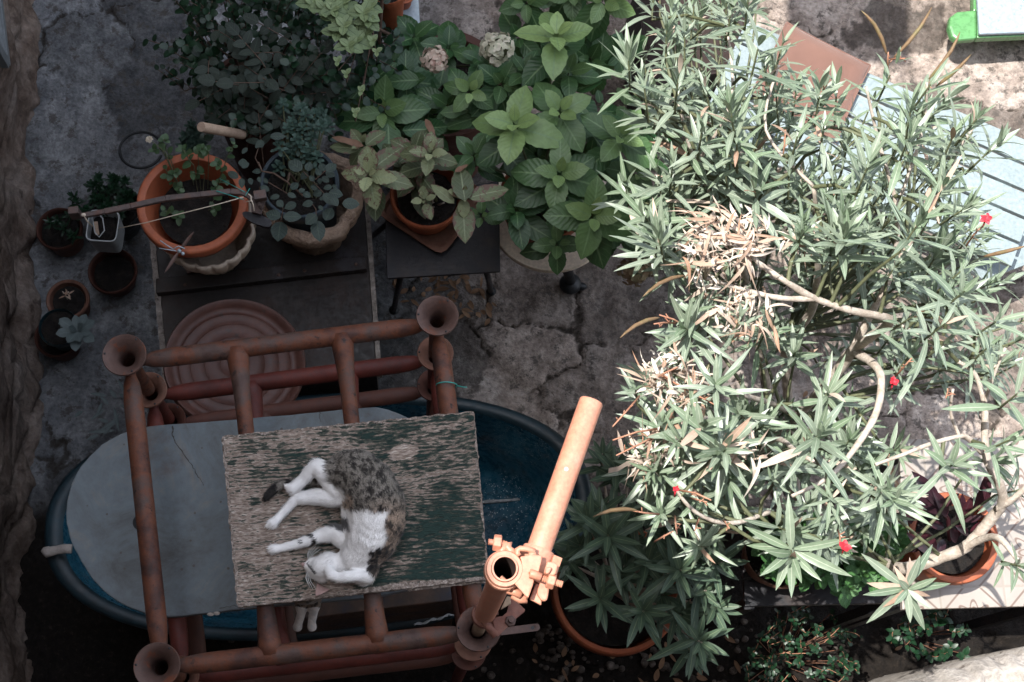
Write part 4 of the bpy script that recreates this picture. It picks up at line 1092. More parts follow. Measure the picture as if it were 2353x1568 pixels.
chains = [
 ch([(770, 1120, 92, .9, 0), (850, 1110, 95, .95, 0), (960, 1090, 105, .9, 0), (1075, 1010, 162, .85, 0), (1150, 900, 205, .85, 0), (1190, 770, 228, .85, 0), (1185, 630, 236, .85, 0), (1130, 490, 222, .85, 0), (1040, 390, 200, .85, 0), (930, 340, 130, .9, 0)]),     # neck to rump
 ch([(1010, 960, 110, .9, 0), (1050, 820, 140, .8, 0), (1060, 720, 150, .8, 0), (1040, 590, 130, .8, 0)]),                      # chest and belly
 ch([(668, 1108, 46, 1.0, .004), (700, 1125, 62, .95, .002), (760, 1120, 98, .9, 0), (810, 1100, 105, .9, 0)]),                                   # head
 ch([(622, 1096, 17, 2.0, .008), (650, 1103, 32, 1.3, .006), (690, 1090, 50, 1.1, .003)]), ch([(645, 1125, 22, 1.6, .004), (690, 1165, 40, 1.0, .002), (760, 1180, 60, 1.0, 0)]),
 ch([(980, 900, 105, .9, 0), (860, 850, 78, .9, 0), (760, 870, 58, .9, 0), (660, 905, 45, .9, 0), (560, 938, 37, .9, 0), (440, 968, 32, .9, 0), (390, 975, 38, .9, 0), (372, 978, 33, .9, 0)]),
 ch([(1120, 1040, 90, 1.3, .012), (1140, 1120, 75, 1.3, .016), (1110, 1180, 70, 1.3, .018), (1040, 1175, 52, 1.6, .03), (960, 1190, 44, 2.0, .038), (890, 1200, 38, 2.3, .036), (840, 1180, 42, 2.3, .030), (815, 1145, 36, 2.4, .027)]),
 ch([(1040, 1080, 80, .9, 0), (1100, 1170, 72, .9, 0), (1090, 1205, 60, .8, 0), (1010, 1180, 55, .8, 0)]),
 ch([(900, 370, 110, 1.2, .01), (790, 370, 88, 1.3, .012), (725, 335, 72, 1.4, .014), (680, 360, 58, 1.5, .014), (620, 425, 48, 1.3, .01), (560, 480, 48, 1.2, .008), (528, 500, 47, 1.2, .008), (508, 492, 34, 1.3, .01)]),
 ch([(735, 340, 66, 1.4, .012), (800, 430, 66, 1.3, .01), (880, 520, 70, 1.2, .008), (960, 560, 80, 1.1, 0)]),
 ch([(960, 560, 90, .9, 0), (850, 575, 78, .9, 0), (740, 565, 70, .9, 0), (640, 570, 58, .9, 0), (555, 585, 46, .9, 0), (500, 640, 38, .9, 0), (430, 720, 33, .9, 0), (378, 770, 40, .9, 0), (360, 782, 32, .9, 0)]),
 ch([(1000, 300, 60, .8, 0), (850, 400, 38, .9, 0), (740, 440, 34, .9, 0), (650, 455, 34, .9, 0), (540, 450, 35, .9, 0), (450, 465, 38, .9, 0), (380, 510, 38, .9, 0), (335, 555, 32, .9, 0), (318, 580, 20, .9, 0)]),
]
# toes
for (x, y, dx, dy) in ((352, 972, 0, 0), (356, 990, 0, 0), (372, 1000, 0, 0), (360, 955, 0, 0), (345, 770, 0, 0), (352, 795, 0, 0), (372, 806, 0, 0), (492, 478, 0, 0), (488, 498, 0, 0), (500, 518, 0, 0)):
    chains.append(ch([(x, y, 15, 1.2 + (.6 if y < 530 else 0), .006 if y < 530 else 0), (x + 22, y - 4, 17, 1.2 + (.6 if y < 530 else 0), .006 if y < 530 else 0)]))
TAB = [(790, 285), (830, 240), (880, 190), (960, 140), (1040, 130), (1180, 200), (1330, 340), (1440, 540), (1450, 800), (1360, 1050), (1230, 1230), (1160, 1180), (1115, 1140), (1130, 1010), (1215, 990), (1265, 900), (1245, 790), (1290, 690), (1190, 715), (1100, 690), (1000, 695), (940, 680), (905, 640), (960, 580), (925, 515), (860, 500), (820, 430), (795, 370)]
ARMP = [(735, 775), (830, 740), (960, 740), (990, 850), (900, 835), (830, 800)]
ST1 = [(632, 850), (690, 850), (728, 905), (715, 945), (690, 940), (690, 890), (650, 868)]
SPOT = [(590, 900), (612, 895), (616, 928), (596, 930)]
CHIN = [(735, 930), (800, 925), (870, 995), (840, 1000), (790, 965), (720, 970)]
EARP = [(690, 1235), (860, 1290), (860, 1330), (790, 1300), (700, 1270)]
DK2 = [(1130, 1000), (1200, 980), (1265, 1000), (1250, 1060), (1200, 1050), (1160, 1150), (1120, 1160)]
def soft(x, y, poly, j):
    c_ = 0
    for dx, dy in ((0, 0), (j, 0), (-j, 0), (0, j), (0, -j)): c_ += inpoly(x + dx, y + dy, poly)
    return c_ / 5
def coat(p):
    x, y = toC(p); nx = mnoise.noise(V3((x * .03, y * .03, 1))) * 14; x2 = x + nx; y2 = y + mnoise.noise(V3((x * .03, y * .03, 9))) * 14
    tab = soft(x2, y2, TAB, 12); dark = max(soft(x2, y2, ARMP, 8) * .9, soft(x2, y2, ST1, 5), soft(x2, y2, SPOT, 4), soft(x2, y2, CHIN, 6) * .9, soft(x2, y2, DK2, 8) * (.5 + .5 * (mnoise.noise(V3((x * .05, y * .05, 3))) > -.1)))
    if tab > .6 and x > 1000:                     # broken dark bars across the back
        s_ = math.sin((math.atan2(y - 640, x - 950) * 17) + mnoise.noise(V3((x * .012, y * .012, 4))) * 3.5)
        if s_ > .45 and mnoise.noise(V3((x * .022, y * .022, 8))) > -.2: dark = max(dark, .85 * min(1, (s_ - .45) * 4))
    if x < 745 and 405 < y < 615 and p.z < BT + .0185:          # tail
        if x < 420 or (y < 520 and x < 470 and False): tab = 1; dark = .92 if x < 415 else .3
        elif not (y > 520):
            tab = 1; dark = .95 if 480 < x < 525 or 600 < x < 640 else 0
    pink = 0
    if (x - 612) ** 2 + (y - 1096) ** 2 < 14 ** 2: pink = .8
    dx, dy = 705 - 640, 1170 - 1085; t_ = ((x - 640) * dx + (y - 1085) * dy) / (dx * dx + dy * dy)
    if 0 < t_ < 1 and abs((x - 640) * dy - (y - 1085) * dx) / math.hypot(dx, dy) < 7 and p.z > BT + .006: dark = .85
    if 700 < x < 870 and y > 1245: tab = max(tab, soft(x2, y2, EARP, 8))
    brown = min(1, max(0, (x - 1080) / 150)) * min(1, max(0, (y - 560) / 160))
    if 900 < x < 1010 and 560 < y < 700: brown = 1
    return (tab, dark, pink, brown)
ccat = cz(1000, 700, BT)
cat = thing('cat', 'white and grey tabby cat curled asleep on the green board', 'cat', ccat)
body, balls = blob('body', chains, .0021, M['coat'], cat, coat, 5)
body['label'] = 'white coat with dark spotted tabby back and ringed tail'
fur('fur', body, balls, M['coat'], cat, 42000, coat)
# ears
M['earpink'] = pm('pale_pink_ear', [(.30, .19, .17), (.42, .29, .26)], 20, (.7, .9), .2, 90)
def ear(base1, base2, tip, z0, name='ear'):
    mb = MB(); a = cz(*base1, z0); b = cz(*base2, z0); c_ = cz(*tip, z0 + .012); m_ = (a + b) / 2 + V3((0, 0, -.010))
    vs = []; fs = []; n_ = 7
    for i in range(n_):
        f = i / (n_ - 1); w_ = (1 - f) ** .7
        for k in range(5):
            g = (k - 2) / 2; q = (a + b) / 2 + (b - a) / 2 * g * w_; q = q.lerp(q + (c_ - (a + b) / 2), f); q.z += -.007 * (1 - g * g) * (1 - f)
            vs.append(q)
    for i in range(n_ - 1):
        for k in range(4): fs.append((i * 5 + k, i * 5 + k + 1, i * 5 + k + 6, i * 5 + k + 5))
    mb.add(vs, fs); o = build(name, mb, M['earpink'], cat); sm = o.modifiers.new('t', 'SOLIDIFY'); sm.thickness = .0016; return o
ear((722, 1245), (822, 1292), (712, 1345), BT + .012)
M['whisker'] = pm('whisker', [(.6, .6, .58), (.7, .7, .68)], 10)
mb = MB()
for (x, y, ex, ey) in ((650, 1062, 690, 955), (655, 1060, 712, 950), (660, 1058, 735, 958), (652, 1065, 668, 965), (664, 1058, 750, 975), (645, 1160, 665, 1275), (650, 1165, 690, 1290), (660, 1175, 712, 1285), (642, 1155, 650, 1250)):
    a = cz(x, y, BT + .016); b = cz(ex, ey, BT + .028); mb.tube([a, a.lerp(b, .5) + V3((-.003, 0, .003)), b], [.0006, .0005, .0002], 4)
build('whiskers', mb, M['whisker'], cat)
mb = MB(); mb.ball(cz(611, 1096, BT + .0175), .0032, 6, (1, 1.2, .8)); build('nose', mb, M['earpink'], cat)

# second cat lying on the slab under the board, forelegs hanging over the slab's edge
z0 = SLT
pv = lambda x, y, z: P(x, y, z)
def coat2(p):
    x, y = toV(p); leg = .55 if (y > 1396 + mnoise.noise(V3((x * .1, y * .1, 0))) * 5) else 0
    return (.45 if leg else 1, .12 if leg else .6, 0, 1)  # foreleg coat toned down to paint in the shade they hang in
c2c = pv(715, 1290, z0)
cat2 = thing('cat', 'second cat hidden beneath the green board with two pale forelegs showing', 'cat', c2c)
ch2 = [
 [(pv(760, 1200, z0 + .05), .05), (pv(735, 1250, z0 + .055), .056), (pv(718, 1310, z0 + .055), .052), (pv(708, 1345, z0 + .06), .04)],
 [(pv(708, 1345, z0 + .06), .036), (pv(700, 1352, z0 + .085), .034), (pv(694, 1362, z0 + .09), .024)],
 [(pv(690, 1345, z0 + .045), .024), (pv(694, 1385, z0 + .022), .015), (pv(692, 1412, z0 - .002), .0095), (pv(686, 1432, z0 - .02), .0088), (pv(684, 1441, z0 - .026), .0105)],
 [(pv(722, 1345, z0 + .045), .024), (pv(722, 1385, z0 + .022), .015), (pv(720, 1410, z0 - .002), .0095), (pv(716, 1432, z0 - .02), .0088), (pv(717, 1441, z0 - .026), .0105)],
 [(pv(760, 1200, z0 + .04), .03), (pv(800, 1190, z0 + .02), .013), (pv(850, 1205, z0 + .014), .010), (pv(880, 1230, z0 + .012), .008)],
]
for x in (681, 685, 689, 712, 717, 722): ch2.append([(pv(x, 1446, z0 - .027), .0038), (pv(x, 1438, z0 - .024), .005)])
M['coat2'] = M['coat']
b2_, bl2 = blob('body', ch2, .0026, M['coat'], cat2, coat2, 4)

# ------------------------------------------------------------------ hydrangeas
def plant(name, label, cat_, base, group=None): return thing(name, label, cat_, base, group)
def hyd(name, label, base, root, tips, mat, filler, Lz=.112, seed=1):
    random.seed(seed); t = plant(name, label, 'hydrangea', base); fo = MB(); st = MB(); rt = V3(root)
    for (x, y, s_, tone, zz) in tips:
        v = ZH(x, y); b = P(v[0], v[1], zz); out = V3((b.x - rt.x, b.y - rt.y, 0))
        ax = (V3((0, 0, 1)) + out * .9 + V3((R(-.12, .12), R(-.12, .12), 0)) + V3((0, -.12, 0))).normalized()
        rosette(fo, b - ax * .02, ax, Lz * s_, tone, 4 if s_ > .6 else 3)
        # lower, darker leaf pairs further down the same stem
        if s_ > .6: rosette(fo, b - ax * .085, (ax + V3((R(-.1, .1), R(-.1, .1), 0))).normalized(), Lz * s_ * 1.02, .02, 2)
        r0 = rt + V3((R(-.03, .03), R(-.03, .03), 0)); mid = r0.lerp(b, .5) + V3((R(-.02, .02), R(-.02, .02), .04))
        st.tube([r0, mid, b - ax * .06, b - ax * .01], [.0045, .004, .003, .0025], 7, False)
    for (poly, z0_, z1_, cnt, tone) in filler:
        for _ in range(cnt):
            x, y = rndin(poly); b = P(x, y, R(z0_, z1_)); out = V3((b.x - rt.x, b.y - rt.y, 0))
            ax = (V3((0, 0, 1)) + out * 1.2 + V3((R(-.3, .3), R(-.3, .3), 0))).normalized()
            rosette(fo, b, ax, Lz * R(.75, 1.05), R(0, tone), 2 if random.random() < .6 else 3)
            mid = rt.lerp(b, .55) + V3((0, 0, .03)); st.tube([rt, mid, b], [.004, .0035, .0025], 6, False)
    build('foliage', fo, mat, t); build('stems', st, M['stemgreen'], t)
    return t
def flowerhead(t, vx, vy, z, rpx, mat, name='flower_head', label=None):
    c_ = P(vx, vy, z); r = rpx * ppm(vx, vy, z); mb = MB()
    for k in range(64):
        f = (k + .5) / 64; ph = k * 2.39996; zz = 1 - 1.55 * f; rr = math.sqrt(max(0, 1 - zz * zz))
        d = V3((math.cos(ph) * rr, math.sin(ph) * rr, zz)); d = (d + V3((R(-.1, .1), R(-.1, .1), R(-.1, .1)))).normalized()
        p = c_ + V3((d.x * r * .82, d.y * r * .82, d.z * r * .66)) * R(.82, 1.14); a, u, w_ = perp((d + V3((R(-.5, .5), R(-.5, .5), R(-.2, .5)))).normalized()); o_ = R(0, 6); tn = random.random()
        for j in range(4):
            th = o_ + j * PI / 2; dd = (u * math.cos(th) + w_ * math.sin(th)) + a * R(.0, .3)
            leaf(mb, p, dd, a, r * .23, r * .26, R(-.1, .3), .1, tn, 4, 'round')
    o = build(name, mb, mat, t)
    if label: o['label'] = label
    mb = MB(); mb.ball(c_, r * .62, 8, (1, 1, .8)); build('flower_core', mb, M['stemgreen'], o)
    return o
VA = [(830, 200), (900, 180), (1100, 150), (1150, 180), (1130, 260), (1010, 340), (880, 330), (800, 280), (770, 230), (820, 170)]
tA = hyd('hydrangea', 'dark leaved hydrangea with one greenish and one pinkish flower head', hA_s, hA_s,
    [(400, 780, 1.2, .5, 1.08), (1235, 590, 1.0, .12, 1.08), (1010, 640, .75, .75, 1.12), (560, 560, .95, .05, .96), (860, 330, .9, .03, .9), (620, 260, .95, .03, .88), (330, 560, .85, .03, .98), (860, 740, .95, .1, 1.0), (640, 900, .95, .03, .98), (1080, 420, .8, .05, .98)],
    M['hydr'], [(VA, .72, .95, 16, .06)], seed=11)
flowerhead(tA, 1000, 137, 1.08, 36, M['petal_pink'], label='small faded pinkish flower head')
flowerhead(tA, 1142, 110, 1.10, 44, M['petal'], label='larger creamy green flower head')
VC = [(1170, 240), (1290, 180), (1420, 180), (1500, 260), (1520, 420), (1500, 500), (1440, 520), (1330, 480), (1220, 440), (1150, 380)]
tC = hyd('hydrangea', 'bright green hydrangea spreading over the cream round table', hC_s, hC_s,
    [(1610, 250, 1.12, 1.0, 1.34), (1325, 870, 1.15, .95, 1.36), (1635, 780, 1.0, .75, 1.33), (2060, 960, 1.05, .55, 1.32), (1635, 1215, 1.05, .62, 1.33), (1335, 1460, .95, .08, 1.2), (1870, 1510, 1.15, .66, 1.34), (1040, 1080, .85, .12, 1.16), (1620, 1700, .72, .3, 1.12), (1085, 1500, .5, .35, 1.15), (1700, 500, .95, .25, 1.15), (2170, 1210, .7, .7, 1.12), (2080, 1600, .9, .2, 1.12), (2200, 1480, .8, .15, 1.1), (1840, 880, .9, .15, 1.16), (1480, 1080, .95, .1, 1.12), (1400, 500, .85, .1, 1.12), (1480, 1300, .8, .12, 1.1)],
    M['hydr'], [(VC, .95, 1.14, 20, .1)], seed=12)
flowerhead(tC, 1455, 622, 1.0, 38, M['petal_old'], label='faded brownish flower head hanging low'); flowerhead(tC, 1490, 612, .97, 28, M['petal_old'], label='small faded brown flower head')
VD = [(1150, 0), (1440, -60), (1450, 60), (1400, 160), (1300, 160), (1180, 100), (1155, 40)]
rD = P(1330, -20, .25)
tD = hyd('hydrangea', 'leafy green hydrangea cut off by the top edge of the photo', rD, rD,
    [(1400, 20, .9, .25, 1.1), (1940, 10, 1.15, .5, 1.2), (1850, 420, .9, .1, 1.0), (1720, -60, .95, .3, 1.15)], M['hydr'], [(VD, .75, 1.0, 15, .1)], seed=13)
M['litter0'] = leafmat('withered_brown_leaf', (.16, .08, .05), (.30, .19, .13), (.25, .15, .1), rough=.8)
tB = hyd('hydrangea', 'sickly hydrangea with brown blotched leaves on the black stool', hB_s, hB_s,
    [(300, 1220, .82, 1.0, 1.26), (730, 1070, .72, .8, 1.28), (970, 1360, .5, 1.0, 1.34), (690, 1390, .42, .9, 1.18), (260, 1010, .6, .5, 1.2), (620, 1060, .8, .05, 1.16), (640, 1180, .85, .02, 1.14)], M['hydr_sick'], [], seed=14)
random.seed(15)
mb = MB()
def handleaf(mb, x0, y0, x1, y1, w, z, tone, curl=.15, Z=ZH, ser=.03, fold=.12, dz=0, wav=.08, z1=None, seg=11):
    a = P(*Z(x0, y0), z); b = P(*Z(x1, y1), z1 if z1 is not None else z); L_ = (b - a).length
    leaf(mb, a, b - a, V3((0, 0, 1)), L_ * 1.02, w * L_, curl, fold, tone, seg, 'ovate', R(-.1, .1), ser, wav)
for q in ((975, 1400, 940, 1140, .55, 1.36, .05), (1000, 1380, 1290, 1300, .42, 1.35, .25), (960, 1420, 980, 1690, .55, 1.30, .2), (900, 1420, 735, 1270, .35, 1.33, .4), (350, 1230, 625, 1285, .5, 1.24, .25), (330, 1180, 540, 1010, .5, 1.22, .1), (540, 1170, 400, 980, .5, 1.15, .05), (240, 1040, 25, 1010, .45, 1.2, .1)):
    mb = MB(); handleaf(mb, *q); build('blotched_leaf', mb, M['hydr_sick'], tB)
mb = MB()
for q in ((270, 1020, 40, 940, .22, 1.22, .5), (700, 830, 770, 960, .3, 1.15, .2), (905, 1200, 1000, 1140, .3, 1.36, .1)): mb = MB(); handleaf(mb, *q, wav=.5); build('withered_leaf', mb, M['litter0'], tB)
mb = MB()
for k in range(14):
    p = hB_s + V3((R(-.05, .05), R(-.05, .05), 0)); mb.tube([p, p + V3((R(-.02, .02), R(-.02, .02), R(.02, .05)))], [.003, .002], 6)
build('cut_stubs', mb, M['bark'], tB)
# big hand placed leaves round the lower left hydrangea tip
mb = MB(); random.seed(16)
for q in ((350, 850, 45, 830, .62, 1.06, .05), (440, 860, 450, 1100, .68, 1.07, .08), (490, 770, 748, 740, .62, 1.06, .03), (660, 560, 415, 560, .62, 1.02, .06), (540, 910, 780, 890, .62, 1.04, .02), (250, 620, 120, 760, .5, .98, .02), (960, 780, 800, 780, .62, 1.05, .12), (1060, 820, 830, 880, .5, 1.0, .1)): mb = MB(); handleaf(mb, *q); build('large_leaf', mb, M['hydr'], tA)

# ------------------------------------------------------------------ dark bush, rose, succulents, small plants
random.seed(21)
bb = P(560, 160, 0)
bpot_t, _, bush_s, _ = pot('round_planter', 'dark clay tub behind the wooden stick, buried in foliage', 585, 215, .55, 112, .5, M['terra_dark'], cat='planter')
bush = thing('leafy_bush', 'dark green small leaved bush filling the shade at the top left', 'bush', bush_s)
fo = MB(); st = MB()
BUSH = [(480, -30), (870, -40), (880, 120), (830, 230), (760, 270), (640, 300), (560, 310), (470, 290), (470, 230), (440, 120), (455, 60)]
for _ in range(330):
    x, y = rndin(BUSH); zz = R(.6, 1.2); b = P(x, y, zz); out = V3((b.x - bush_s.x, b.y - bush_s.y, 0)) * 1.5
    sprig(fo, st, b, (V3((R(-.5, .5), R(-.5, .5), .7)) + out), int(R(5, 9)), R(.028, .045), .026, .016, 'round', R(.1, .8), .3)
for k in range(18):
    x, y = rndin(BUSH); b = P(x, y, .95); st.tube([bush_s, bush_s.lerp(b, .5) + V3((R(-.05, .05), R(-.05, .05), 0)), b], [.006, .004, .0015], 6, False)
for (x, y) in ((415, 130), (425, 210), (440, 205), (455, 55)):
    sprig(fo, st, P(x, y, .9), V3((-.5, .2, .5)), 7, .036, .026, .015, 'round', .2, .2)
    b = P(x, y, .9); st.tube([P(520, 170, .85), b], .0015, 5, False)
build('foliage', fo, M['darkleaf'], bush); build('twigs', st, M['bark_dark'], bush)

rose = thing('rose_bush', 'rose bush with dull grey green holed leaves in front of the dark bush', 'rose bush', bush_s + V3((.03, -.05, 0)))
fo = MB(); st = MB(); random.seed(22)
for (x, y, zz) in ((500, 70, 1.3), (480, 140, 1.28), (560, 150, 1.3), (600, 140, 1.32), (570, 200, 1.3), (610, 190, 1.32), (520, 200, 1.22), (640, 120, 1.25), (660, 90, 1.2), (690, 180, 1.22), (720, 230, 1.15), (560, 260, 1.2), (620, 260, 1.22), (580, 300, 1.2), (650, 290, 1.18), (600, 330, 1.2), (680, 220, 1.15), (640, 220, 1.2), (530, 250, 1.12)):
    b = P(x, y, zz)
    a = V3((R(-1, 1), R(-1, 1), .3)).normalized(); u = a.cross(V3((0, 0, 1))).normalized()
    st.tube([b - a * .05 - V3((0, 0, .05)), b, b + a * .09], .0013, 5, False)
    for k in range(3):
        for s_ in (-1, 1): leaf(fo, b + a * .03 * k, a * .5 + u * s_ + V3((0, 0, R(-.5, .5))), V3((R(-.5, .5), R(-.5, .5), 1)), .037 * R(.6, 1.3), .025, R(0, .3), .1, R(0, .8), 8, 'round', 0, .03)
    leaf(fo, b + a * .09, a, V3((R(-.4, .4), R(-.4, .4), 1)), .05, .034, .15, .1, R(0, .8), 8, 'round', 0, .03)
    st.tube([bush_s, bush_s.lerp(b, .6) + V3((R(-.03, .03), R(-.03, .03), .05)), b - V3((0, 0, .03))], [.006, .0045, .003], 7, False)
build('foliage', fo, M['rosegrey'], rose); build('stems', st, M['bark_dark'], rose)

# rose over the planter and the stone trough
ros = thing('rose_bush', 'dark rose with round leaves arching over the stone block', 'rose bush', buck_s + V3((-.04, 0, 0)))
fo = MB(); st = MB(); random.seed(23)
def ZR(x, y): return ((900 + x * .4464) / 1.741, (400 + y * .4464) / 1.741)
def rleaf(x0, y0, x1, y1, w=.75, z=1.32, tone=.5): handleaf(fo, x0, y0, x1, y1, w, z, tone, .12, ZR, .03, .1, wav=.04, seg=9)
for q in ((690, 630, 565, 540), (740, 640, 765, 550), (740, 650, 680, 710), (760, 680, 800, 730), (905, 640, 1000, 570), (900, 650, 990, 680), (890, 640, 850, 560), (870, 690, 935, 735), (850, 680, 825, 610), (850, 700, 850, 755), (830, 800, 765, 765), (870, 830, 785, 845, .85), (880, 840, 985, 940, .6), (930, 830, 1060, 850), (1050, 930, 1210, 930, .7), (960, 870, 1010, 950), (500, 1090, 470, 1265, .8), (500, 1050, 360, 1010, .75), (520, 1050, 690, 1040, .6), (820, 1080, 850, 1265, .65), (820, 1030, 720, 1110, .85), (900, 1080, 960, 960, .75), (790, 920, 690, 940, .7), (640, 930, 530, 970, .7), (470, 900, 520, 960, .8), (490, 860, 400, 880, .6), (320, 780, 400, 810, .7), (160, 600, 160, 520, .9), (150, 610, 215, 560, .7), (120, 700, 20, 640, .6), (150, 700, 150, 790, .6), (220, 700, 240, 760, .7), (300, 690, 320, 740, .7), (330, 640, 240, 640, .6), (590, 800, 660, 740), (660, 820, 720, 800), (560, 840, 640, 870, .6), (700, 830, 770, 870), (850, 900, 900, 860, .6), (840, 950, 880, 990, .7), (350, 700, 380, 750, .6), (330, 370, 270, 430, .6), (400, 330, 550, 320, .5), (430, 260, 340, 220, .8), (360, 110, 430, 130, .8), (280, 230, 260, 260, .7), (200, 430, 150, 480, .6), (330, 430, 300, 350, .8), (90, 370, 40, 340, .6), (960, 780, 880, 790, .7), (1000, 790, 960, 760, .7)):
    rleaf(*(list(q) + [.75])[:5], z=1.34 + R(-.06, .03), tone=R(0, 1))
for q in (((300, 560), (330, 640), (440, 660), (560, 740), (700, 860)), ((390, 740), (560, 840)), ((700, 640), (880, 830), (960, 940)), ((920, 620), (810, 715)), ((500, 1090), (520, 980), (500, 900)), ((820, 1080), (815, 980), (760, 900)), ((330, 640), (270, 520), (300, 430))):
    st.tube([P(*ZR(x, y), 1.31) for x, y in q], .0026 if len(q) > 4 else .0013, 6, False)
st.tube([buck_s, buck_s + V3((-.02, -.01, .12)), P(*ZR(560, 740), 1.31)], [.004, .0035, .0026], 6, False)
build('foliage', fo, M['rose'], ros); build('stems', st, M['bark_dark'], ros)

suc = thing('sedum_plant', 'grey green sedum rising out of the blue grey bucket', 'succulent', buck_s)
fo = MB(); st = MB(); random.seed(24)
for (x, y) in ((680, 70), (690, 110), (810, 120), (860, 120), (720, 130), (700, 190), (600, 200), (560, 260), (690, 250), (640, 350), (740, 330), (660, 400), (760, 440), (820, 500), (600, 490), (780, 330), (920, 220), (860, 230), (480, 400), (640, 130), (500, 80), (520, 40), (480, 590), (720, 480), (560, 440), (770, 520), (900, 180), (640, 260), (790, 250)):
    b = P(*ZR(x, y), 1.26 + R(-.04, .06)); ax = V3((R(-.2, .2), R(-.1, .3), 1))
    whorl(fo, b - ax.normalized() * .02, ax, .024, .011, 4, .028, .5, 4, 88, 45, 'spoon', .15, .1)
    r0 = buck_s + V3((R(-.05, .05), R(-.04, .04), 0)); st.tube([r0, r0.lerp(b, .6), b], [.0025, .002, .0018], 6, False)
build('foliage', fo, M['succ'], suc); build('stems', st, M['stemgreen'], suc)

# young rose shoots in the orange planter
yr = thing('rose_seedling', 'young rose shoots in the large orange planter, one bearing a cream bloom', 'rose', big_s)
fo = MB(); st = MB(); random.seed(25)
for (x, y, zz) in ((395, 375, 1.25), (392, 400, 1.22), (398, 425, 1.2), (402, 435, 1.18), (445, 380, 1.27), (455, 360, 1.28), (470, 400, 1.22), (495, 455, 1.2), (510, 390, 1.3), (405, 495, 1.16), (412, 505, 1.16), (496, 478, 1.17), (480, 350, 1.3), (500, 420, 1.2), (520, 365, 1.28), (430, 350, 1.26), (365, 330, 1.3), (372, 345, 1.3)):
    sprig(fo, st, P(x, y, zz), V3((R(-.4, .4), R(-.4, .4), .6)), 5, .026, .019, .010, 'round', .6, .4)
    b = P(x, y, zz); r0 = big_s + V3((b.x - big_s.x, b.y - big_s.y, 0)) * .6; st.tube([r0, b], .0012, 5, False)
build('foliage', fo, M['seedl'], yr)
fl = P(343, 321, 1.36)
st.tube([big_s + V3((-.04, .05, 0)), P(380, 350, 1.3), fl], [.002, .0016, .0012], 5, False)
build('stems', st, M['stemgreen'], yr)
mb = MB()
for k in range(26):
    a = k * 2.4; r_ = .2 + .8 * k / 26; d = V3((math.cos(a) * r_, math.sin(a) * r_, 1.1 - r_))
    leaf(mb, fl, d, V3((0, 0, 1)) - d * .3, .011 * (.6 + .5 * r_), .007, .3, .2, R(0, 1), 4, 'round')
M['bloom'] = leafmat('cream_rose_petal', (.5, .42, .32), (.6, .54, .44), (.5, .4, .3), rough=.8)
build('bloom', mb, M['bloom'], yr)

# dark succulents in the left pots
def rosplant(name, label, cat_, base, items, mat, L, Wd, per=5, levels=3, prof='spoon', seed=1, leng=.02, group=None):
    random.seed(seed); t = thing(name, label, cat_, base, group); fo = MB(); st = MB()
    for (x, y, zz) in items:
        b = P(x, y, zz); whorl(fo, b, V3((R(-.3, .3), R(-.3, .3), 1)), L, Wd, levels, leng, .4, per, 85, 40, prof, .15, .1); st.tube([V3((b.x * .6 + base[0] * .4, b.y * .6 + base[1] * .4, base[2])), b], .0015, 5, False)
    build('foliage', fo, mat, t); build('stems', st, M['stemgreen'], t); return t
random.seed(3)
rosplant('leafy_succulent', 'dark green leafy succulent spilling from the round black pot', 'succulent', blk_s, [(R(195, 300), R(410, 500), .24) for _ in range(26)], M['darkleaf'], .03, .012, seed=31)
rosplant('small_seedling', 'thin green seedlings in the brick red pot beside the white tub', 'seedling', P(135, 525, .15), [(138, 508, .2), (148, 528, .2), (165, 500, .22), (170, 545, .2), (120, 515, .19), (178, 470, .24), (172, 455, .24)], M['darkleaf'], .034, .009, 4, 3, 'lance', seed=32)
rosplant('dry_sprout', 'tiny dried sprout in the faded pink pot', 'sprout', P(155, 690, .12), [(150, 680, .15), (158, 676, .15)], M['dead'], .022, .006, 3, 2, 'lance', seed=33)
rosplant('grey_rosette', 'pale grey fleshy rosette leaning out of the teal pot', 'succulent', teal_s, [], M['ghost'], .03, .02)
o = [x for x in C.objects if x.name.startswith('grey_rosette')][0]
mb = MB(); random.seed(34)
b = P(178, 762, .32)
for k, (dx, dy) in enumerate(((40, -25), (-5, -38), (38, 22), (-5, 45), (-50, 5), (-42, -30), (20, -40), (30, 5), (-22, 25), (-20, -10), (5, 22), (10, -18))):
    e = P(178 + dx * 1.0, 762 + dy * 1.0, .34 + (.02 if k > 7 else 0)); L_ = (e - b).length; leaf(mb, b, e - b, V3((0, 0, 1)), L_, L_ * .5, .05, .3, .5, 7, 'spoon')
b = P(148, 745, .30)
for k in range(9):
    a = k * 2.4; leaf(mb, b, V3((math.cos(a), math.sin(a), .8)), V3((0, 0, 1)), .022, .012, .05, .3, .5, 5, 'spoon')
build('foliage', mb, M['ghost'], o)
rosplant('leafy_succulent', 'small dark succulent on the paving left of the wooden stick', 'succulent', P(440, 300, .3), [(440, 295, .42), (452, 310, .42), (432, 315, .4), (448, 328, .4), (420, 335, .38), (440, 345, .38), (460, 335, .4)], M['succ'], .036, .012, 5, 3, 'lance', seed=35)
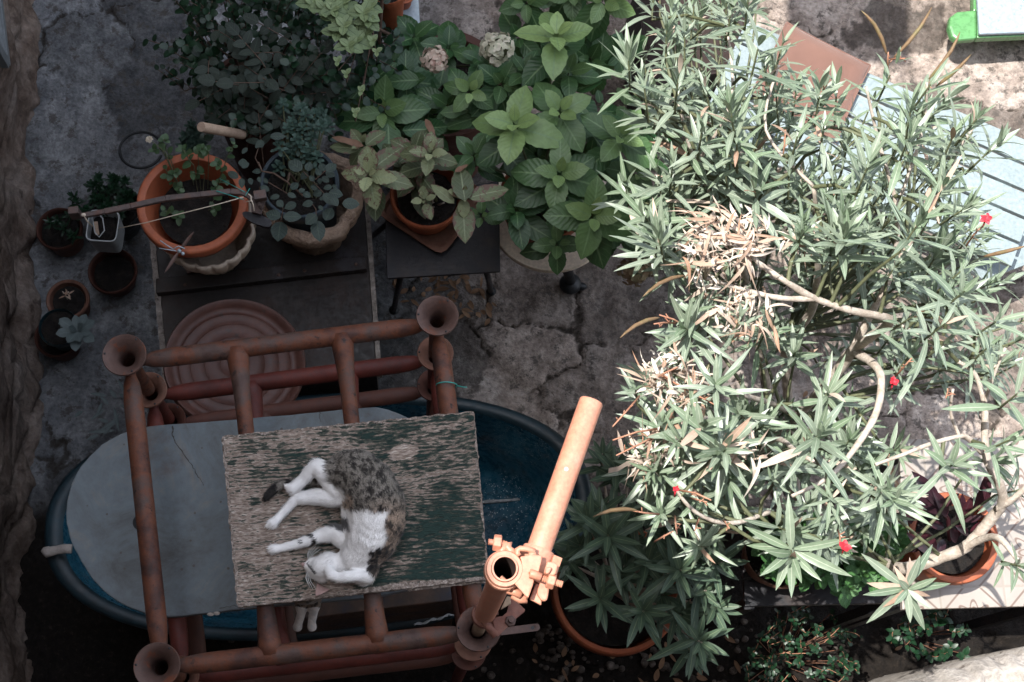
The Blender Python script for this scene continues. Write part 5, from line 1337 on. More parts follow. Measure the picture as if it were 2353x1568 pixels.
# silvery spill of leaves on the dark paving left of the frames
random.seed(36); t = thing('silver_plant', 'silvery grey leaves sprawling on the dark paving left of the pipe frames', 'succulent', P(255, 940, 0)); fo = MB()
for (x, y, ex, ey) in ((272, 905, 300, 918), (275, 950, 245, 990), (250, 930, 235, 915), (262, 935, 270, 980), (280, 960, 235, 985), (285, 890, 290, 935), (240, 940, 215, 960), (268, 915, 255, 900), (250, 970, 232, 965), (265, 990, 215, 992), (290, 905, 275, 880), (275, 930, 305, 945), (245, 910, 215, 905), (226, 1000, 205, 1008), (190, 945, 175, 955), (235, 925, 225, 950)):
    a = P(x, y, .06); b = P(ex, ey, .07); leaf(fo, a, b - a, V3((0, 0, 1)), (b - a).length * 1.3, .013, .1, .3, .5, 6, 'lance')
build('foliage', fo, M['ghost'], t)

# pale green vine and its stems, top centre
random.seed(41); vb = P(850, 170, .1); t = thing('pale_vine', 'pale yellow green vine hanging at the top beside the galvanised table', 'vine', vb)
fo = MB(); st = MB()
for (x, y, s_) in ((720, 10, 1.1), (745, 20, 1.), (785, 5, 1.1), (770, 40, .9), (795, 25, 1.), (835, 30, 1.), (845, 45, .9), (790, 60, 1.), (805, 75, 1.1), (825, 65, .9), (775, 75, 1.), (815, 95, 1.), (800, 105, .9), (840, 80, .8), (765, 22, .9), (850, 15, .8), (757, -10, 1.), (775, 142, .5), (795, 170, .5), (855, 95, .6), (865, 120, .5), (830, 210, .5), (815, 260, .5)):
    b = P(x, y, 1.35 + R(-.05, .05)); out = V3((R(-.4, .4), R(-.4, .4), 1))
    for k in range(6 if s_ > .7 else 4):
        a_ = k * 2.4 + R(-.3, .3); an = .5 + k * .18; d = V3((math.cos(a_) * math.sin(an + .3), math.sin(a_) * math.sin(an + .3), math.cos(an + .3)))
        leaf(fo, b, d, V3((0, 0, 1)) - d * .2, .042 * s_ * (.7 + .1 * k), .027 * s_ * (.7 + .1 * k), .1, .2, .9 - k * .12, 7, 'ovate')
    st.tube([b, b - V3((0, 0, .05)), P(850 + R(-10, 10), 60 + R(-30, 30), 1.22)], .0015, 5, False)
for q in (((855, -20, 1.35), (856, 60, 1.25), (850, 150, 1.1), (835, 210, .9), (815, 290, .5)), ((880, -30, 1.2), (872, 90, 1.05), (875, 150, .9), (862, 230, .4)), ((856, 60, 1.25), (895, 80, 1.1), (880, 160, .8))):
    st.tube([P(*v) for v in q], [.005, .005, .006, .007, .008][:len(q)], 8, False)
build('foliage', fo, M['pale'], t); build('stems', st, M['bark_dark'], t)

# ------------------------------------------------------------------ stick, hoop, iron bar, clip, white tub
a = P(462, 292, 1.36); b = P(548, 308, 1.2)
mb = MB(); d = (b - a).normalized(); mb.tube([a, a + d * .002, b + d * .02], [.0125, .0135, .0135], 24)
tag(build('wooden_stick', mb, M['dowel'], None, True, base=tuple(b), auto=50), 'pale round wooden stick poking out of the dark bush', 'stick')
hc = P(324, 345, .06); hr = 49 * ppm(324, 345, .06); mb = MB()
mb.tube([hc + V3((math.cos(k * PI / 24) * hr, math.sin(k * PI / 24) * hr * .93, 0)) for k in range(47)], .005, 10)
tag(build('black_hoop', mb, M['blackpl'], None, True, base=tuple(hc)), 'thin black hoop on the paving beside the cream bloom', 'hoop')
BZ_ = 1.34
bar = thing('iron_bar', 'dark forged iron bar with hooked ends spanning the orange planter', 'iron bar', P(380, 460, BZ_))
mb = MB(); pts = [(185, 497), (240, 487), (300, 475), (380, 457), (460, 448), (530, 441), (555, 443), (570, 450), (580, 459)]
for i in range(len(pts) - 1):
    mb.bar(P(*pts[i], BZ_), P(*pts[i + 1], BZ_ + (.0 if i < 6 else 0)), .015 if 0 < i < 6 else .013, .012)
bb_ = build('bar', mb, M['iron'], bar, False, .002); 
mb = MB(); mb.box(P(172, 490, BZ_ - .01), (.026, .020, .045), Matrix.Rotation(.15, 3, 'Z')); build('end_block', mb, M['iron'], bar, False, .002)
mb = MB(); mb.bar(P(584, 452, BZ_ - .01), P(612, 448, BZ_ - .01), .024, .02); mb.prism([(p.x, p.y) for p in (P(578, 456, 1.3), P(612, 456, 1.3), P(600, 494, 1.3), P(578, 488, 1.3))], BZ_ - .045, BZ_ - .035)
mb.tube([P(595, 468, BZ_ - .02), P(597, 474, BZ_ - .005), P(601, 480, BZ_ - .02)], .005, 8)
build('hook', mb, M['iron'], bar, False, .002)
mb = MB(); mb.prism([(p.x, p.y) for p in smooth_poly([P(557, 487, 1.29), P(575, 486, 1.29), P(620, 503, 1.29), P(618, 520, 1.29), P(585, 512, 1.29), P(562, 498, 1.29)])], 1.275, 1.285); build('blade', mb, M['blackmetal'], bar, False)
mb = MB(); mb.tube([P(272, 525, 1.25), P(340, 511, 1.3), P(420, 490, 1.33), P(500, 470, 1.345), P(560, 453, 1.352)], .0014, 6)
mb.tube([P(571, 446, 1.356), P(577, 452, 1.357), P(577, 462, 1.356), P(566, 464, 1.35)], .0016, 6); mb.tube([P(577, 458, 1.357), P(582, 471, 1.35), P(584, 485, 1.34)], .0015, 6)
mb.tube([P(192, 494, 1.35), P(200, 508, 1.33), P(212, 520, 1.3)], .0018, 6); mb.ball(P(192, 494, 1.352), .006, 6, (1, .8, .6))
tag(build('string', mb, M['string'], None, True, base=tuple(P(400, 490, 1.3))), 'cream string stretched from the white tub to the hooked end of the iron bar', 'string')
mb = MB(); mb.tube([P(485, 437, 1.33), P(500, 440, 1.35), P(560, 459, 1.352)], .0012, 5); mb.tube([P(505, 411, 1.33), P(562, 441, 1.355)], .001, 5); mb.tube([P(564, 450, 1.36), P(574, 433, 1.36)], .001, 5)
tag(build('green_string', mb, M['wire'], None, True, base=tuple(P(540, 440, 1.35))), 'thin green string knotted near the right end of the iron bar', 'string')
# shallow white square tub
wz = .30; cc = P(236, 519, wz); r_ = 36 * ppm(236, 519, wz)
mb = rsq(cc, r_, wz - .12, .12, math.radians(-3), p=6, w=.93, ell=(1, 1.08))
wt = thing('square_tub', 'white rimmed square plastic tub with dark soil', 'plant tub', (cc.x, cc.y, wz - .12)); build('tub_wall', mb, M['white'], wt, auto=50)
mb = rsq(cc, r_ * .90, wz - .05, .003, math.radians(-3), p=6, w=.93, ell=(1, 1.08)); build('soil', mb, M['soil'], wt)
mb = MB(); mb.tube([P(212, 500, wz + .02), P(218, 535, wz + .02), P(228, 545, wz + .02), P(240, 530, wz + .02), P(236, 502, wz + .03), P(226, 492, wz + .03)], .0022, 6)
tag(build('white_cable', mb, M['white'], None, True, base=tuple(P(225, 520, wz))), 'loop of whitish cable lying in the square tub', 'cable')
mb = MB(); mb.bar(P(220, 510, wz + .01), P(224, 540, wz + .0), .012, .01); tag(build('wood_chip', mb, M['dowel'], None, False, base=tuple(P(222, 525, wz))), 'short pale wood chip inside the square tub', 'wood chip')
# clip of two thin blades on the planter rim
cp_ = P(412, 577, 1.26); t = thing('metal_clip', 'small shiny clip with two long thin blades on the planter rim', 'clip', cp_)
for e_ in ((446, 532), (378, 628)):
    mb = MB(); leaf(mb, cp_, P(*e_, 1.27) - cp_, V3((.8, .5, .6)), (P(*e_, 1.27) - cp_).length, .010, .02, .1, .5, 8, 'lance'); o = build('blade', mb, M['rust_grey'], t); o.modifiers.new('t', 'SOLIDIFY').thickness = .001
mb = MB()
for q in (((366, 571), (385, 574), (405, 577)), ((368, 553), (382, 563), (398, 573)), ((398, 573), (410, 566), (425, 572))): mb.tube([P(*v, 1.268) for v in q], .0016, 6)
mb.ball(cp_, .006, 6); mb.ball(P(420, 583, 1.268), .005, 6)
build('wire_knot', mb, M['silver'], t)

# ------------------------------------------------------------------ bench, cushions, table on the right
BH = .50
A = P(1716, 45, BH); B = P(2420, 345, BH); u = (B - A).normalized(); w_ = V3((u.y, -u.x, 0)); L_ = (B - A).length
bench = thing('slatted_bench', 'pale blue slatted wooden bench running diagonally behind the oleander', 'bench', ((A + B) / 2) * 1 - V3((0, 0, BH)))
BW = .47; ns = 5; sw = BW / ns
for k in range(ns):
    mb = MB(); a = A + w_ * (sw * (k + .5)); b = B + w_ * (sw * (k + .5)) - u * (0 if k < 3 else .0)
    mb.bar(a - V3((0, 0, .009)), b - V3((0, 0, .009)), sw - .011, .018); build('slat', mb, M['benchblue'], bench, False, .002)
for f in (.06, .52, .90):
    mb = MB(); a = A + u * (L_ * f); mb.bar(a + w_ * .01 - V3((0, 0, .036)), a + w_ * (BW - .01) - V3((0, 0, .036)), .05, .034); build('cross_rail', mb, M['benchblue'], bench, False, .002)
    for g in (.04, BW - .04):
        mb = MB(); q = a + w_ * g; mb.box((q.x, q.y, (BH - .053) / 2), (.05, .05, BH - .053), Matrix.Rotation(math.atan2(u.y, u.x), 3, 'Z')); build('leg', mb, M['benchblue'], bench, False, .002)
mb = MB(); q0 = P(2262, 610, .34); q1 = P(2400, 520, .34)
qa = [P(2226, 615, .36), P(2262, 645, .36), P(2353, 610, .36), P(2400, 560, .36), P(2345, 528, .36)]
mb.prism([(p.x, p.y) for p in qa], .34, .36); build('end_shelf', mb, M['benchblue'], bench, False, .002)

def cushion(name, label, pts, z, mat, th=.05):
    c_ = sum(pts, V3()) / 4; n_ = 28; vs = []; fs = []
    for side in (1, -1):
        for i in range(n_ + 1):
            for j in range(n_ + 1):
                f, g = i / n_, j / n_; p = pts[0].lerp(pts[1], f).lerp(pts[3].lerp(pts[2], f), g)
                e = min(1, (min(f, 1 - f) * 2) * 3.5) ** .5 * min(1, (min(g, 1 - g) * 2) * 3.5) ** .5
                pin = .035 * ((math.sin(PI * f) + math.sin(PI * g)) / 2 - .5); p = p + (c_ - p) * (.045 * math.sin(PI * (f if min(g, 1 - g) < .02 else g)) if False else 0)
                p = c_ + (p - c_) * (1 - .03 * math.sin(PI * max(f if min(g, 1 - g) < min(f, 1 - f) else g, 0)))
                vs.append(V3((p.x, p.y, z + th / 2 + side * th / 2 * e + .003 * mnoise.noise(V3((p.x * 12, p.y * 12, side))))))
    m = (n_ + 1)
    for s_ in range(2):
        o_ = s_ * m * m
        for i in range(n_):
            for j in range(n_):
                q = (o_ + i * m + j, o_ + (i + 1) * m + j, o_ + (i + 1) * m + j + 1, o_ + i * m + j + 1); fs.append(q if s_ == 0 else tuple(reversed(q)))
    bd = [i * m for i in range(m)] + [n_ * m + j for j in range(1, m)] + [i * m + n_ for i in range(n_ - 1, -1, -1)] + [j for j in range(n_ - 1, 0, -1)]
    for k in range(len(bd)): a_, b_ = bd[k], bd[(k + 1) % len(bd)]; fs.append((b_, a_, a_ + m * m, b_ + m * m))
    mb = MB(); mb.add(vs, fs); t = thing(name, label, 'cushion', (c_.x, c_.y, z))
    build('cushion_cover', mb, mat, t)
    mb = MB(); mb.tube([vs[k].lerp(vs[k + m * m], .5) for k in bd] + [vs[bd[0]].lerp(vs[bd[0] + m * m], .5)], .0035, 6); build('piping', mb, mat, t)
cz_ = BH + .055
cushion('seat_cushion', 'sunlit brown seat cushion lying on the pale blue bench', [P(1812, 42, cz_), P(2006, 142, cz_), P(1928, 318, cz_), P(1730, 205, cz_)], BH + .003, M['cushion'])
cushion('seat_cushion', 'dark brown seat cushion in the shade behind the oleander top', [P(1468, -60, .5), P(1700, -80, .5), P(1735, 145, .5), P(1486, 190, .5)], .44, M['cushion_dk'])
# dark box under that cushion
q = [P(1468, -60, .44), P(1700, -80, .44), P(1722, 140, .44), P(1488, 180, .44)]
mb = MB(); mb.prism([(p.x, p.y) for p in q], .0, .437); tag(build('storage_box', mb, M['blackmetal'], None, False, .003, base=(q[0].x, q[0].y, 0)), 'black box carrying the dark brown cushion at the top', 'box')
# pale blue table with green rounded frame, top right
tz_ = .20; t = thing('garden_table', 'pale blue topped table with a rounded green frame in the top right corner', 'table', P(2300, 0, 0))
q = [P(2241, -80, tz_), P(2760, -80, tz_), P(2760, 60, tz_), P(2251, 78, tz_)]
mb = MB(); mb.prism([(p.x, p.y) for p in q], tz_ - .02, tz_); build('table_top', mb, M['tableblue'], t, False, .006)
gz = tz_ - .022
q = [P(2240, 24, gz), P(2240, 85, gz), P(2430, 82, gz), P(2430, 20, gz)]
mb = MB(); lp_ = [P(2245, 22, gz), P(2245, 88, gz), P(2200, 92, gz), P(2188, 82, gz), P(2181, 60, gz), P(2184, 38, gz), P(2200, 26, gz)]
mb.prism([(p.x, p.y) for p in lp_] , gz - .04, gz); g1 = build('rounded_end', mb, M['tablegreen'], t, False, .010)
mb = MB(); mb.prism([(p.x, p.y) for p in (P(2246, 86, gz), P(2740, 66, gz), P(2740, -70, gz), P(2238, -70, gz), P(2238, 24, gz), P(2246, 24, gz))], gz - .040, gz - .003); build('apron', mb, M['tablegreen'], t, False, .004)
for v in ((2560, 60), (2720, 60), (2560, -60), (2720, -60)):
    p = P(*v, gz - .04); mb = MB(); mb.box((p.x, p.y, (gz - .041) / 2), (.05, .05, gz - .041)); build('leg', mb, M['tablegreen'], t, False, .003)

# ------------------------------------------------------------------ lower right: black crate table, tiled table, pots
TB = .80
q = [P(1702, 1205, TB), P(2076, 1180, TB), P(2072, 1386, TB), P(1712, 1394, TB)]; cc = sum(q, V3()) / 4
t = thing('black_bench', 'black slatted wooden stand under the mint pots', 'plant stand', (cc.x, cc.y, 0))
for f0, f1 in ((0, .31), (.345, .655), (.69, 1)):
    a0, a1 = q[0].lerp(q[3], f0), q[0].lerp(q[3], f1); b0, b1 = q[1].lerp(q[2], f0), q[1].lerp(q[2], f1); mb = MB(); mb.prism([(p.x, p.y) for p in (a0, b0, b1, a1)], TB - .02, TB); build('slat', mb, M['blackmetal'], t, False, .002)
for p in q:
    p = cc.lerp(p, .93); mb = MB(); mb.box((p.x, p.y, (TB - .021) / 2), (.03, .03, TB - .021)); build('leg', mb, M['blackmetal'], t, False)
TT = .84
q = [P(2068, 1010, TT), P(2500, 1000, TT), P(2500, 1390, TT), P(2074, 1401, TT)]; cc = sum(q, V3()) / 4
t = thing('tiled_table', 'small table topped with pale patterned tiles', 'table', (cc.x, cc.y, 0))
mb = MB(); mb.prism([(p.x, p.y) for p in q], TT - .022, TT); build('tile_top', mb, M['tile'], t, False, .002)
for p in q:
    p = cc.lerp(p, .9); mb = MB(); mb.box((p.x, p.y, (TT - .023) / 2), (.03, .03, TT - .023)); build('leg', mb, M['blackmetal'], t, False)
pt_, _, pur_s, _ = pot('flower_pot', 'sunlit clay pot of purple leaved plant on the tiled table', 2192, 1235, 1.06, 104, .215, M['terra'], soil=.86, wall_=.15)
_, _, m1, _ = pot('flower_pot', 'wide shallow clay bowl of mint on the black stand', 1798, 1262, .96, 88, .155, M['terra_old'], soil=.9, wall_=.05)
_, _, m2, _ = pot('flower_pot', 'clay pot of mint hidden by leaves beside the purple plant', 1975, 1268, .98, 68, .175, M['terra_dark'], soil=.9)
random.seed(51)
t = thing('purple_plant', 'dark purple leaved plant in the sunlit clay pot', 'plant', pur_s); fo = MB(); st = MB()
def ZP(x, y): return ((3400 + x * .5103) / 1.741, (1700 + y * .5103) / 1.741)
for (x0, y0, x1, y1, w, z, z1) in ((760, 700, 470, 560, .28, 1.2, 1.25), (700, 640, 530, 370, .26, 1.2, 1.3), (720, 640, 860, 540, .4, 1.22, 1.26), (760, 720, 680, 520, .3, 1.2, 1.28), (680, 990, 485, 850, .42, 1.12, 1.2), (740, 810, 610, 760, .42, 1.12, 1.14), (790, 810, 850, 940, .5, 1.15, 1.12), (740, 900, 680, 1030, .4, 1.1, 1.12), (900, 760, 1060, 710, .3, 1.18, 1.22), (920, 700, 1080, 500, .3, 1.2, 1.28), (940, 850, 1090, 740, .3, 1.15, 1.2), (850, 760, 900, 560, .3, 1.18, 1.26), (880, 720, 960, 580, .35, 1.2, 1.26), (480, 780, 450, 530, .35, 1.2, 1.26), (1020, 640, 1100, 400, .3, 1.2, 1.3), (560, 960, 440, 990, .4, 1.12, 1.12), (930, 860, 850, 790, .3, 1.15, 1.2)):
    a = P(*ZP(x0, y0), z); b = P(*ZP(x1, y1), z1); l = (b - a).length; leaf(fo, a, b - a, V3((0, 0, 1)), l, l * w, .15, .35, R(0, 1), 8, 'lance', R(-.3, .3))
for q_ in (((780, 900, 1.05), (770, 740, 1.15), (700, 640, 1.2)), ((850, 860, 1.05), (880, 760, 1.14), (1000, 640, 1.2))): st.tube([P(*ZP(x, y), z) for x, y, z in q_], .006, 8, False)
build('foliage', fo, M['purple'], t); build('stems', st, M['purple'], t)
def mintplant(label, base, poly, cnt, seed, zz=(1.0, 1.12)):
    random.seed(seed); t = thing('mint_plant', label, 'mint', base); fo = MB(); st = MB()
    for _ in range(cnt):
        x, y = rndin(poly); b = P(x, y, R(*zz)); rosette(fo, b, V3((R(-.4, .4), R(-.4, .2), 1)), R(.035, .05), R(.1, .6), 4, None, .8, .2, .06, .05)
        st.tube([V3((b.x * .5 + base.x * .5, b.y * .5 + base.y * .5, base.z)), b], .0015, 5, False)
    build('foliage', fo, M['mint'], t); build('stems', st, M['stemgreen'], t)
mintplant('green mint growing in the wide shallow bowl', m1, [(1725, 1220), (1870, 1200), (1900, 1330), (1870, 1370), (1840, 1350), (1790, 1310), (1735, 1290)], 24, 52)
mintplant('bushy green mint beside the purple plant', m2, [(1900, 1190), (2060, 1180), (2080, 1260), (2010, 1330), (1970, 1380), (1930, 1370), (1880, 1330)], 30, 53)
# stone parapet, bottom right
gx2 = np.linspace(0, 1, 150); gy2 = np.linspace(0, 1, 70)
U, Vv = np.meshgrid(gx2, gy2); pz = .95
p00, p10 = P(1900, 1585, pz), P(2480, 1470, pz)
dxy = (p10 - p00); nrm = V3((dxy.y, -dxy.x, 0)).normalized(); edgew = (fbm(U * 9, U * 0, 4, 5) - .5) * .07
XX = p00.x + dxy.x * U + nrm.x * (Vv * .5 - edgew * (1 - Vv)); YY = p00.y + dxy.y * U + nrm.y * (Vv * .5 - edgew * (1 - Vv))
ZZ = pz + (fbm(U * 9, Vv * 7, 6, 8) - .5) * .08 - np.clip(.1 - Vv, 0, 1) ** 1.2 * 1.2 - (Vv < .001) * .9
M['parapet'] = pm('sunlit_rough_stone', [(.22, .2, .18), (.36, .33, .3), (.46, .43, .4)], 9, (.85, .95), .9, 60, bd=.01, dirt=((.10, .08, .07), 10, .6))
pp = gridmesh('stone_parapet', XX[::-1], YY[::-1], ZZ[::-1], M['parapet'], [U, U, U, U]); tag(pp, 'rough pale stone ledge in the bottom right corner', 'stone ledge')
# shrubs in the shade at the bottom
def shrub(label, base, poly, cnt, seed, zz, mat='darkleaf', L=.03, prof='round', tone=.5):
    random.seed(seed); t = thing('small_shrub', label, 'shrub', base); fo = MB(); st = MB()
    for _ in range(cnt):
        x, y = rndin(poly); b = P(x, y, R(*zz)); sprig(fo, st, b, V3((R(-.4, .4), R(-.4, .4), .8)), 7, L, L * .6, .012, prof, tone, .3)
        st.tube([V3((b.x * .5 + base.x * .5, b.y * .5 + base.y * .5, base.z)), b], .0012, 5, False)
    build('foliage', fo, M[mat], t); build('stems', st, M['twig'], t)
shrub('low twiggy green shrub growing below the black stand', P(1840, 1500, 0), [(1740, 1470), (1800, 1410), (1900, 1400), (1960, 1470), (1950, 1560), (1860, 1600), (1730, 1600), (1710, 1540)], 60, 61, (.15, .45), 'darkleaf', .024, 'round', .9)
shrub('dim leafy weed below the tiled table', P(2120, 1450, 0), [(2050, 1430), (2120, 1400), (2180, 1440), (2220, 1500), (2120, 1510), (2040, 1480)], 20, 62, (.15, .4), 'darkleaf', .034, 'ovate', .9)

# second oleander in a pot
_, _, ol_s, _ = pot('round_planter', 'wide orange clay planter holding the shaded young oleander', 1418, 1352, .55, 150, .42, M['terra'], soil=.8, cat='planter', wall_=.09)
random.seed(71); t = thing('oleander_shrub', 'young shaded oleander in the wide orange planter', 'oleander', ol_s); fo = MB(); st = MB()
for (x, y, s_, zz) in ((290, 430, 1.15, 1.35), (190, 360, 1, 1.25), (640, 600, 1.1, 1.3), (460, 800, 1, 1.15), (250, 740, 1, 1.15), (740, 950, 1.05, 1.1), (600, 560, 1, 1.2), (480, 560, 1, 1.15), (350, 620, 1, 1.1), (820, 780, .9, 1.05), (150, 480, .9, 1.05), (560, 720, 1, 1.0), (840, 560, 1, 1.2), (250, 300, .9, 1.2), (420, 330, .9, 1.15), (330, 100, .9, .95), (260, 40, .8, .9), (400, 60, .8, .9), (760, 700, .9, 1.1), (380, 480, .9, 1.05), (100, 560, .8, 1.0), (560, 420, .9, 1.1), (700, 500, .9, 1.15), (480, 120, .8, .9), (640, 820, .9, 1.0), (720, 1010, .8, 1.0)):
    b = P(*Z3(x, y), zz); out = V3((b.x - ol_s.x, b.y - ol_s.y, 0)); ax = (V3((0, 0, 1)) + out * 1.3).normalized()
    whorl(fo, b - ax * .05, ax, .118 * s_, .022, 5, .06, .2, 3, 92, 30)
    st.tube([ol_s, ol_s.lerp(b, .5) + V3((0, 0, .05)), b - ax * .05, b + ax * .02], [.007, .0055, .003, .002], 7, False)
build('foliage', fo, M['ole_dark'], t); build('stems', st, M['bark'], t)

# ------------------------------------------------------------------ the big oleander
random.seed(81)
ob = P(1900, 1090, .0)
OL = thing('oleander_tree', 'large sunlit oleander with grey green leaves, bare pale branches and red buds', 'oleander', ob)
fo = MB(); st = MB(); dead = MB(); dead2 = MB()
branches = [
 [(1800, 1180, .1, .024), (1764, 1039, .85, .021), (1830, 956, 1.15, .019), (1905, 880, 1.4, .018), (1958, 807, 1.55, .016), (2000, 775, 1.68, .014), (2045, 736, 1.8, .012), (1960, 715, 1.9, .010), (1875, 687, 1.95, .009), (1810, 650, 2.0, .008), (1750, 610, 2.03, .007), (1726, 585, 2.05, .005)],
 [(1875, 687, 1.95, .008), (1800, 686, 1.98, .0075), (1730, 672, 2.0, .0065), (1670, 655, 2.0, .005), (1620, 640, 2.0, .004)],
 [(1830, 1150, .2, .018), (1805, 815, 1.1, .016), (1835, 760, 1.3, .014), (1871, 695, 1.5, .012), (1880, 560, 1.8, .008), (1870, 430, 2.0, .005)],
 [(1780, 1100, .2, .018), (1764, 910, .95, .017), (1726, 703, 1.3, .013), (1690, 560, 1.6, .009), (1600, 380, 1.9, .006), (1560, 240, 2.05, .004)],
 [(1958, 807, 1.55, .013), (2005, 835, 1.65, .012), (2025, 873, 1.7, .011), (2012, 952, 1.72, .010), (1958, 1039, 1.75, .008), (1900, 1100, 1.8, .006), (1820, 1140, 1.85, .004)],
 [(1958, 807, 1.55, .013), (1991, 741, 1.62, .012), (2050, 620, 1.75, .009), (2060, 480, 1.9, .007), (2020, 330, 2.0, .005), (1990, 200, 2.1, .003)],
 [(1920, 1250, .2, .02), (1958, 1270, .9, .019), (2010, 1285, 1.15, .0185), (2074, 1307, 1.35, .018), (2150, 1285, 1.45, .0175), (2213, 1261, 1.52, .0165), (2250, 1225, 1.57, .016), (2282, 1187, 1.62, .015), (2305, 1155, 1.68, .014), (2296, 1110, 1.75, .012), (2272, 1070, 1.8, .011), (2263, 1010, 1.84, .010), (2262, 930, 1.88, .008), (2240, 860, 1.92, .006), (2200, 830, 1.95, .005)],
 [(2213, 1261, 1.52, .012), (2262, 1237, 1.6, .011), (2300, 1240, 1.68, .009), (2340, 1290, 1.72, .005)],
 [(2290, 1170, 1.65, .010), (2330, 1145, 1.72, .009), (2390, 1090, 1.8, .006)],
 [(2256, 1040, 1.82, .008), (2225, 1008, 1.86, .007), (2205, 1003, 1.88, .0065), (2140, 1020, 1.92, .006), (2075, 1045, 1.95, .005), (2012, 1068, 1.97, .004)],
 [(2205, 1003, 1.88, .005), (2185, 950, 1.92, .004), (2190, 895, 1.98, .003)],
 [(2262, 930, 1.88, .006), (2285, 860, 1.95, .004), (2310, 800, 2.0, .003)],
 [(1551, 1122, 1.95, .0035), (1575, 1155, 1.93, .0045), (1606, 1182, 1.9, .005), (1650, 1200, 1.86, .0055), (1700, 1200, 1.82, .006), (1768, 1177, 1.75, .006)],
 [(1764, 1039, .85, .014), (1720, 1080, 1.3, .01), (1780, 1010, 1.6, .008), (1840, 1045, 1.85, .006), (1900, 1075, 1.9, .004)],
 [(1764, 1039, .85, .012), (1700, 1000, 1.3, .009), (1620, 960, 1.7, .006), (1560, 1000, 1.85, .005), (1500, 1050, 1.9, .003)],
 [(1830, 956, 1.15, .012), (1780, 930, 1.5, .009), (1680, 900, 1.75, .006), (1560, 860, 1.9, .004), (1490, 840, 1.95, .003)],
 [(2050, 620, 1.75, .008), (2140, 480, 1.9, .006), (2200, 350, 2.0, .004), (2240, 290, 2.05, .003)],
 [(2060, 480, 1.9, .006), (2120, 300, 2.0, .004), (2130, 190, 2.1, .003)],
 [(1870, 430, 2.0, .005), (1760, 300, 2.05, .004), (1790, 150, 2.1, .003)],
 [(1600, 380, 1.9, .005), (1680, 230, 2.05, .004), (1670, 60, 2.1, .003)],
 [(2045, 736, 1.8, .006), (2110, 770, 1.85, .005), (2160, 800, 1.9, .004)],
]
nodes = []
for i, br in enumerate(branches):
    pts = [P(x, y, z) for x, y, z, r in br]; rs = [r for *_, r in br]
    # subdivide with a smooth curve
    q = []; qr = []
    for k in range(len(pts) - 1):
        p0 = pts[max(k - 1, 0)]; p1 = pts[k]; p2 = pts[k + 1]; p3 = pts[min(k + 2, len(pts) - 1)]
        for j in range(5):
            t_ = j / 5; q.append(.5 * ((2 * p1) + (p2 - p0) * t_ + (2 * p0 - 5 * p1 + 4 * p2 - p3) * t_ * t_ + (3 * p1 - p0 - 3 * p2 + p3) * t_ ** 3)); qr.append((rs[k] * (1 - t_) + rs[k + 1] * t_) * (.84 + R(-.08, .08)))
    q.append(pts[-1]); qr.append(rs[-1]); m = MB(); m.tube(q, qr, 10)
    o = build('branch', m, M['bark'] if min(z for _, _, z, _ in br) > .5 or i == 6 else M['bark'], OL)
    nodes += [(p, r) for p, r in zip(q, qr) if p.z > 1.2]
NP = np.array([tuple(p) for p, _ in nodes])
tips = []
for (x, y) in ((160, 360), (430, 485), (370, 190), (720, 110), (700, 40), (470, 230), (1010, 260), (915, 390), (730, 640), (1210, 570), (1310, 560), (1480, 640), (1600, 440), (1720, 640), (1820, 490), (2075, 680), (1950, 780), (2150, 850), (1475, 950), (1050, 970), (400, 950), (700, 980), (1120, 1260), (330, 1340), (1350, 1340), (1560, 1360), (1740, 1280), (1880, 1080), (1240, 720), (1520, 860), (600, 560), (870, 300), (320, 620), (860, 1060), (1650, 1350), (520, 60), (820, 20), (1090, 780), (560, 760), (1700, 800), (1280, 1080), (980, 560), (250, 520), (1900, 960), (760, 820), (1990, 1180)): tips.append((*Z1(x, y), R(1.98, 2.2)))
for (x, y) in ((320, 90), (1110, 80), (1280, 180), (1610, 100), (1880, 150), (1480, 60), (540, 340), (520, 490), (200, 930), (480, 580), (1260, 950), (780, 1050), (1500, 1340), (2180, 550), (1720, 520), (1900, 400), (1860, 700), (2230, 770), (1480, 330), (680, 1250), (1090, 1340), (970, 1330), (440, 1200), (2000, 260), (1660, 240), (1080, 240), (2300, 950), (2330, 640), (2050, 60), (1300, 20), (640, 900), (900, 1120), (1200, 1180), (1380, 1200), (1640, 1250), (340, 1100), (560, 1130), (2260, 1200), (700, 360), (1900, 560), (2130, 700), (1600, 640), (760, 560), (2010, 380)): tips.append((*Z2(x, y), R(1.92, 2.12)))
for (x, y) in ((1990, 80), (550, 320), (1280, 270), (740, 480), (1520, 100), (1100, 150), (1390, 480), (2340, 580), (1640, 190), (880, 290), (700, 80), (520, 60), (1180, 400), (960, 180), (1420, 260), (1700, 250), (820, 420), (1040, 60), (600, 220), (2200, 60), (2330, 200), (1300, 110), (1200, 520)): tips.append((*Z3(x, y), R(1.85, 2.05)))
CROWN = [(1450, 130), (1500, -30), (1740, -30), (1790, 60), (1780, 190), (1900, 230), (2020, 190), (2130, 200), (2290, 260), (2310, 340), (2220, 420), (2290, 560), (2250, 600), (2380, 720), (2380, 1000), (2250, 900), (2200, 860), (2080, 860), (2060, 1000), (2110, 1080), (2050, 1180), (1960, 1250), (1850, 1260), (1740, 1230), (1650, 1270), (1560, 1200), (1480, 1120), (1450, 1030), (1470, 900), (1570, 760), (1590, 680), (1480, 560), (1500, 420), (1490, 250)]
HOLES = [[(1700, 780), (1790, 800), (1800, 930), (1720, 920)], [(1800, 40), (2010, 120), (1980, 200), (1900, 190), (1820, 140)], [(2080, 880), (2220, 900), (2210, 1040), (2100, 990)]]
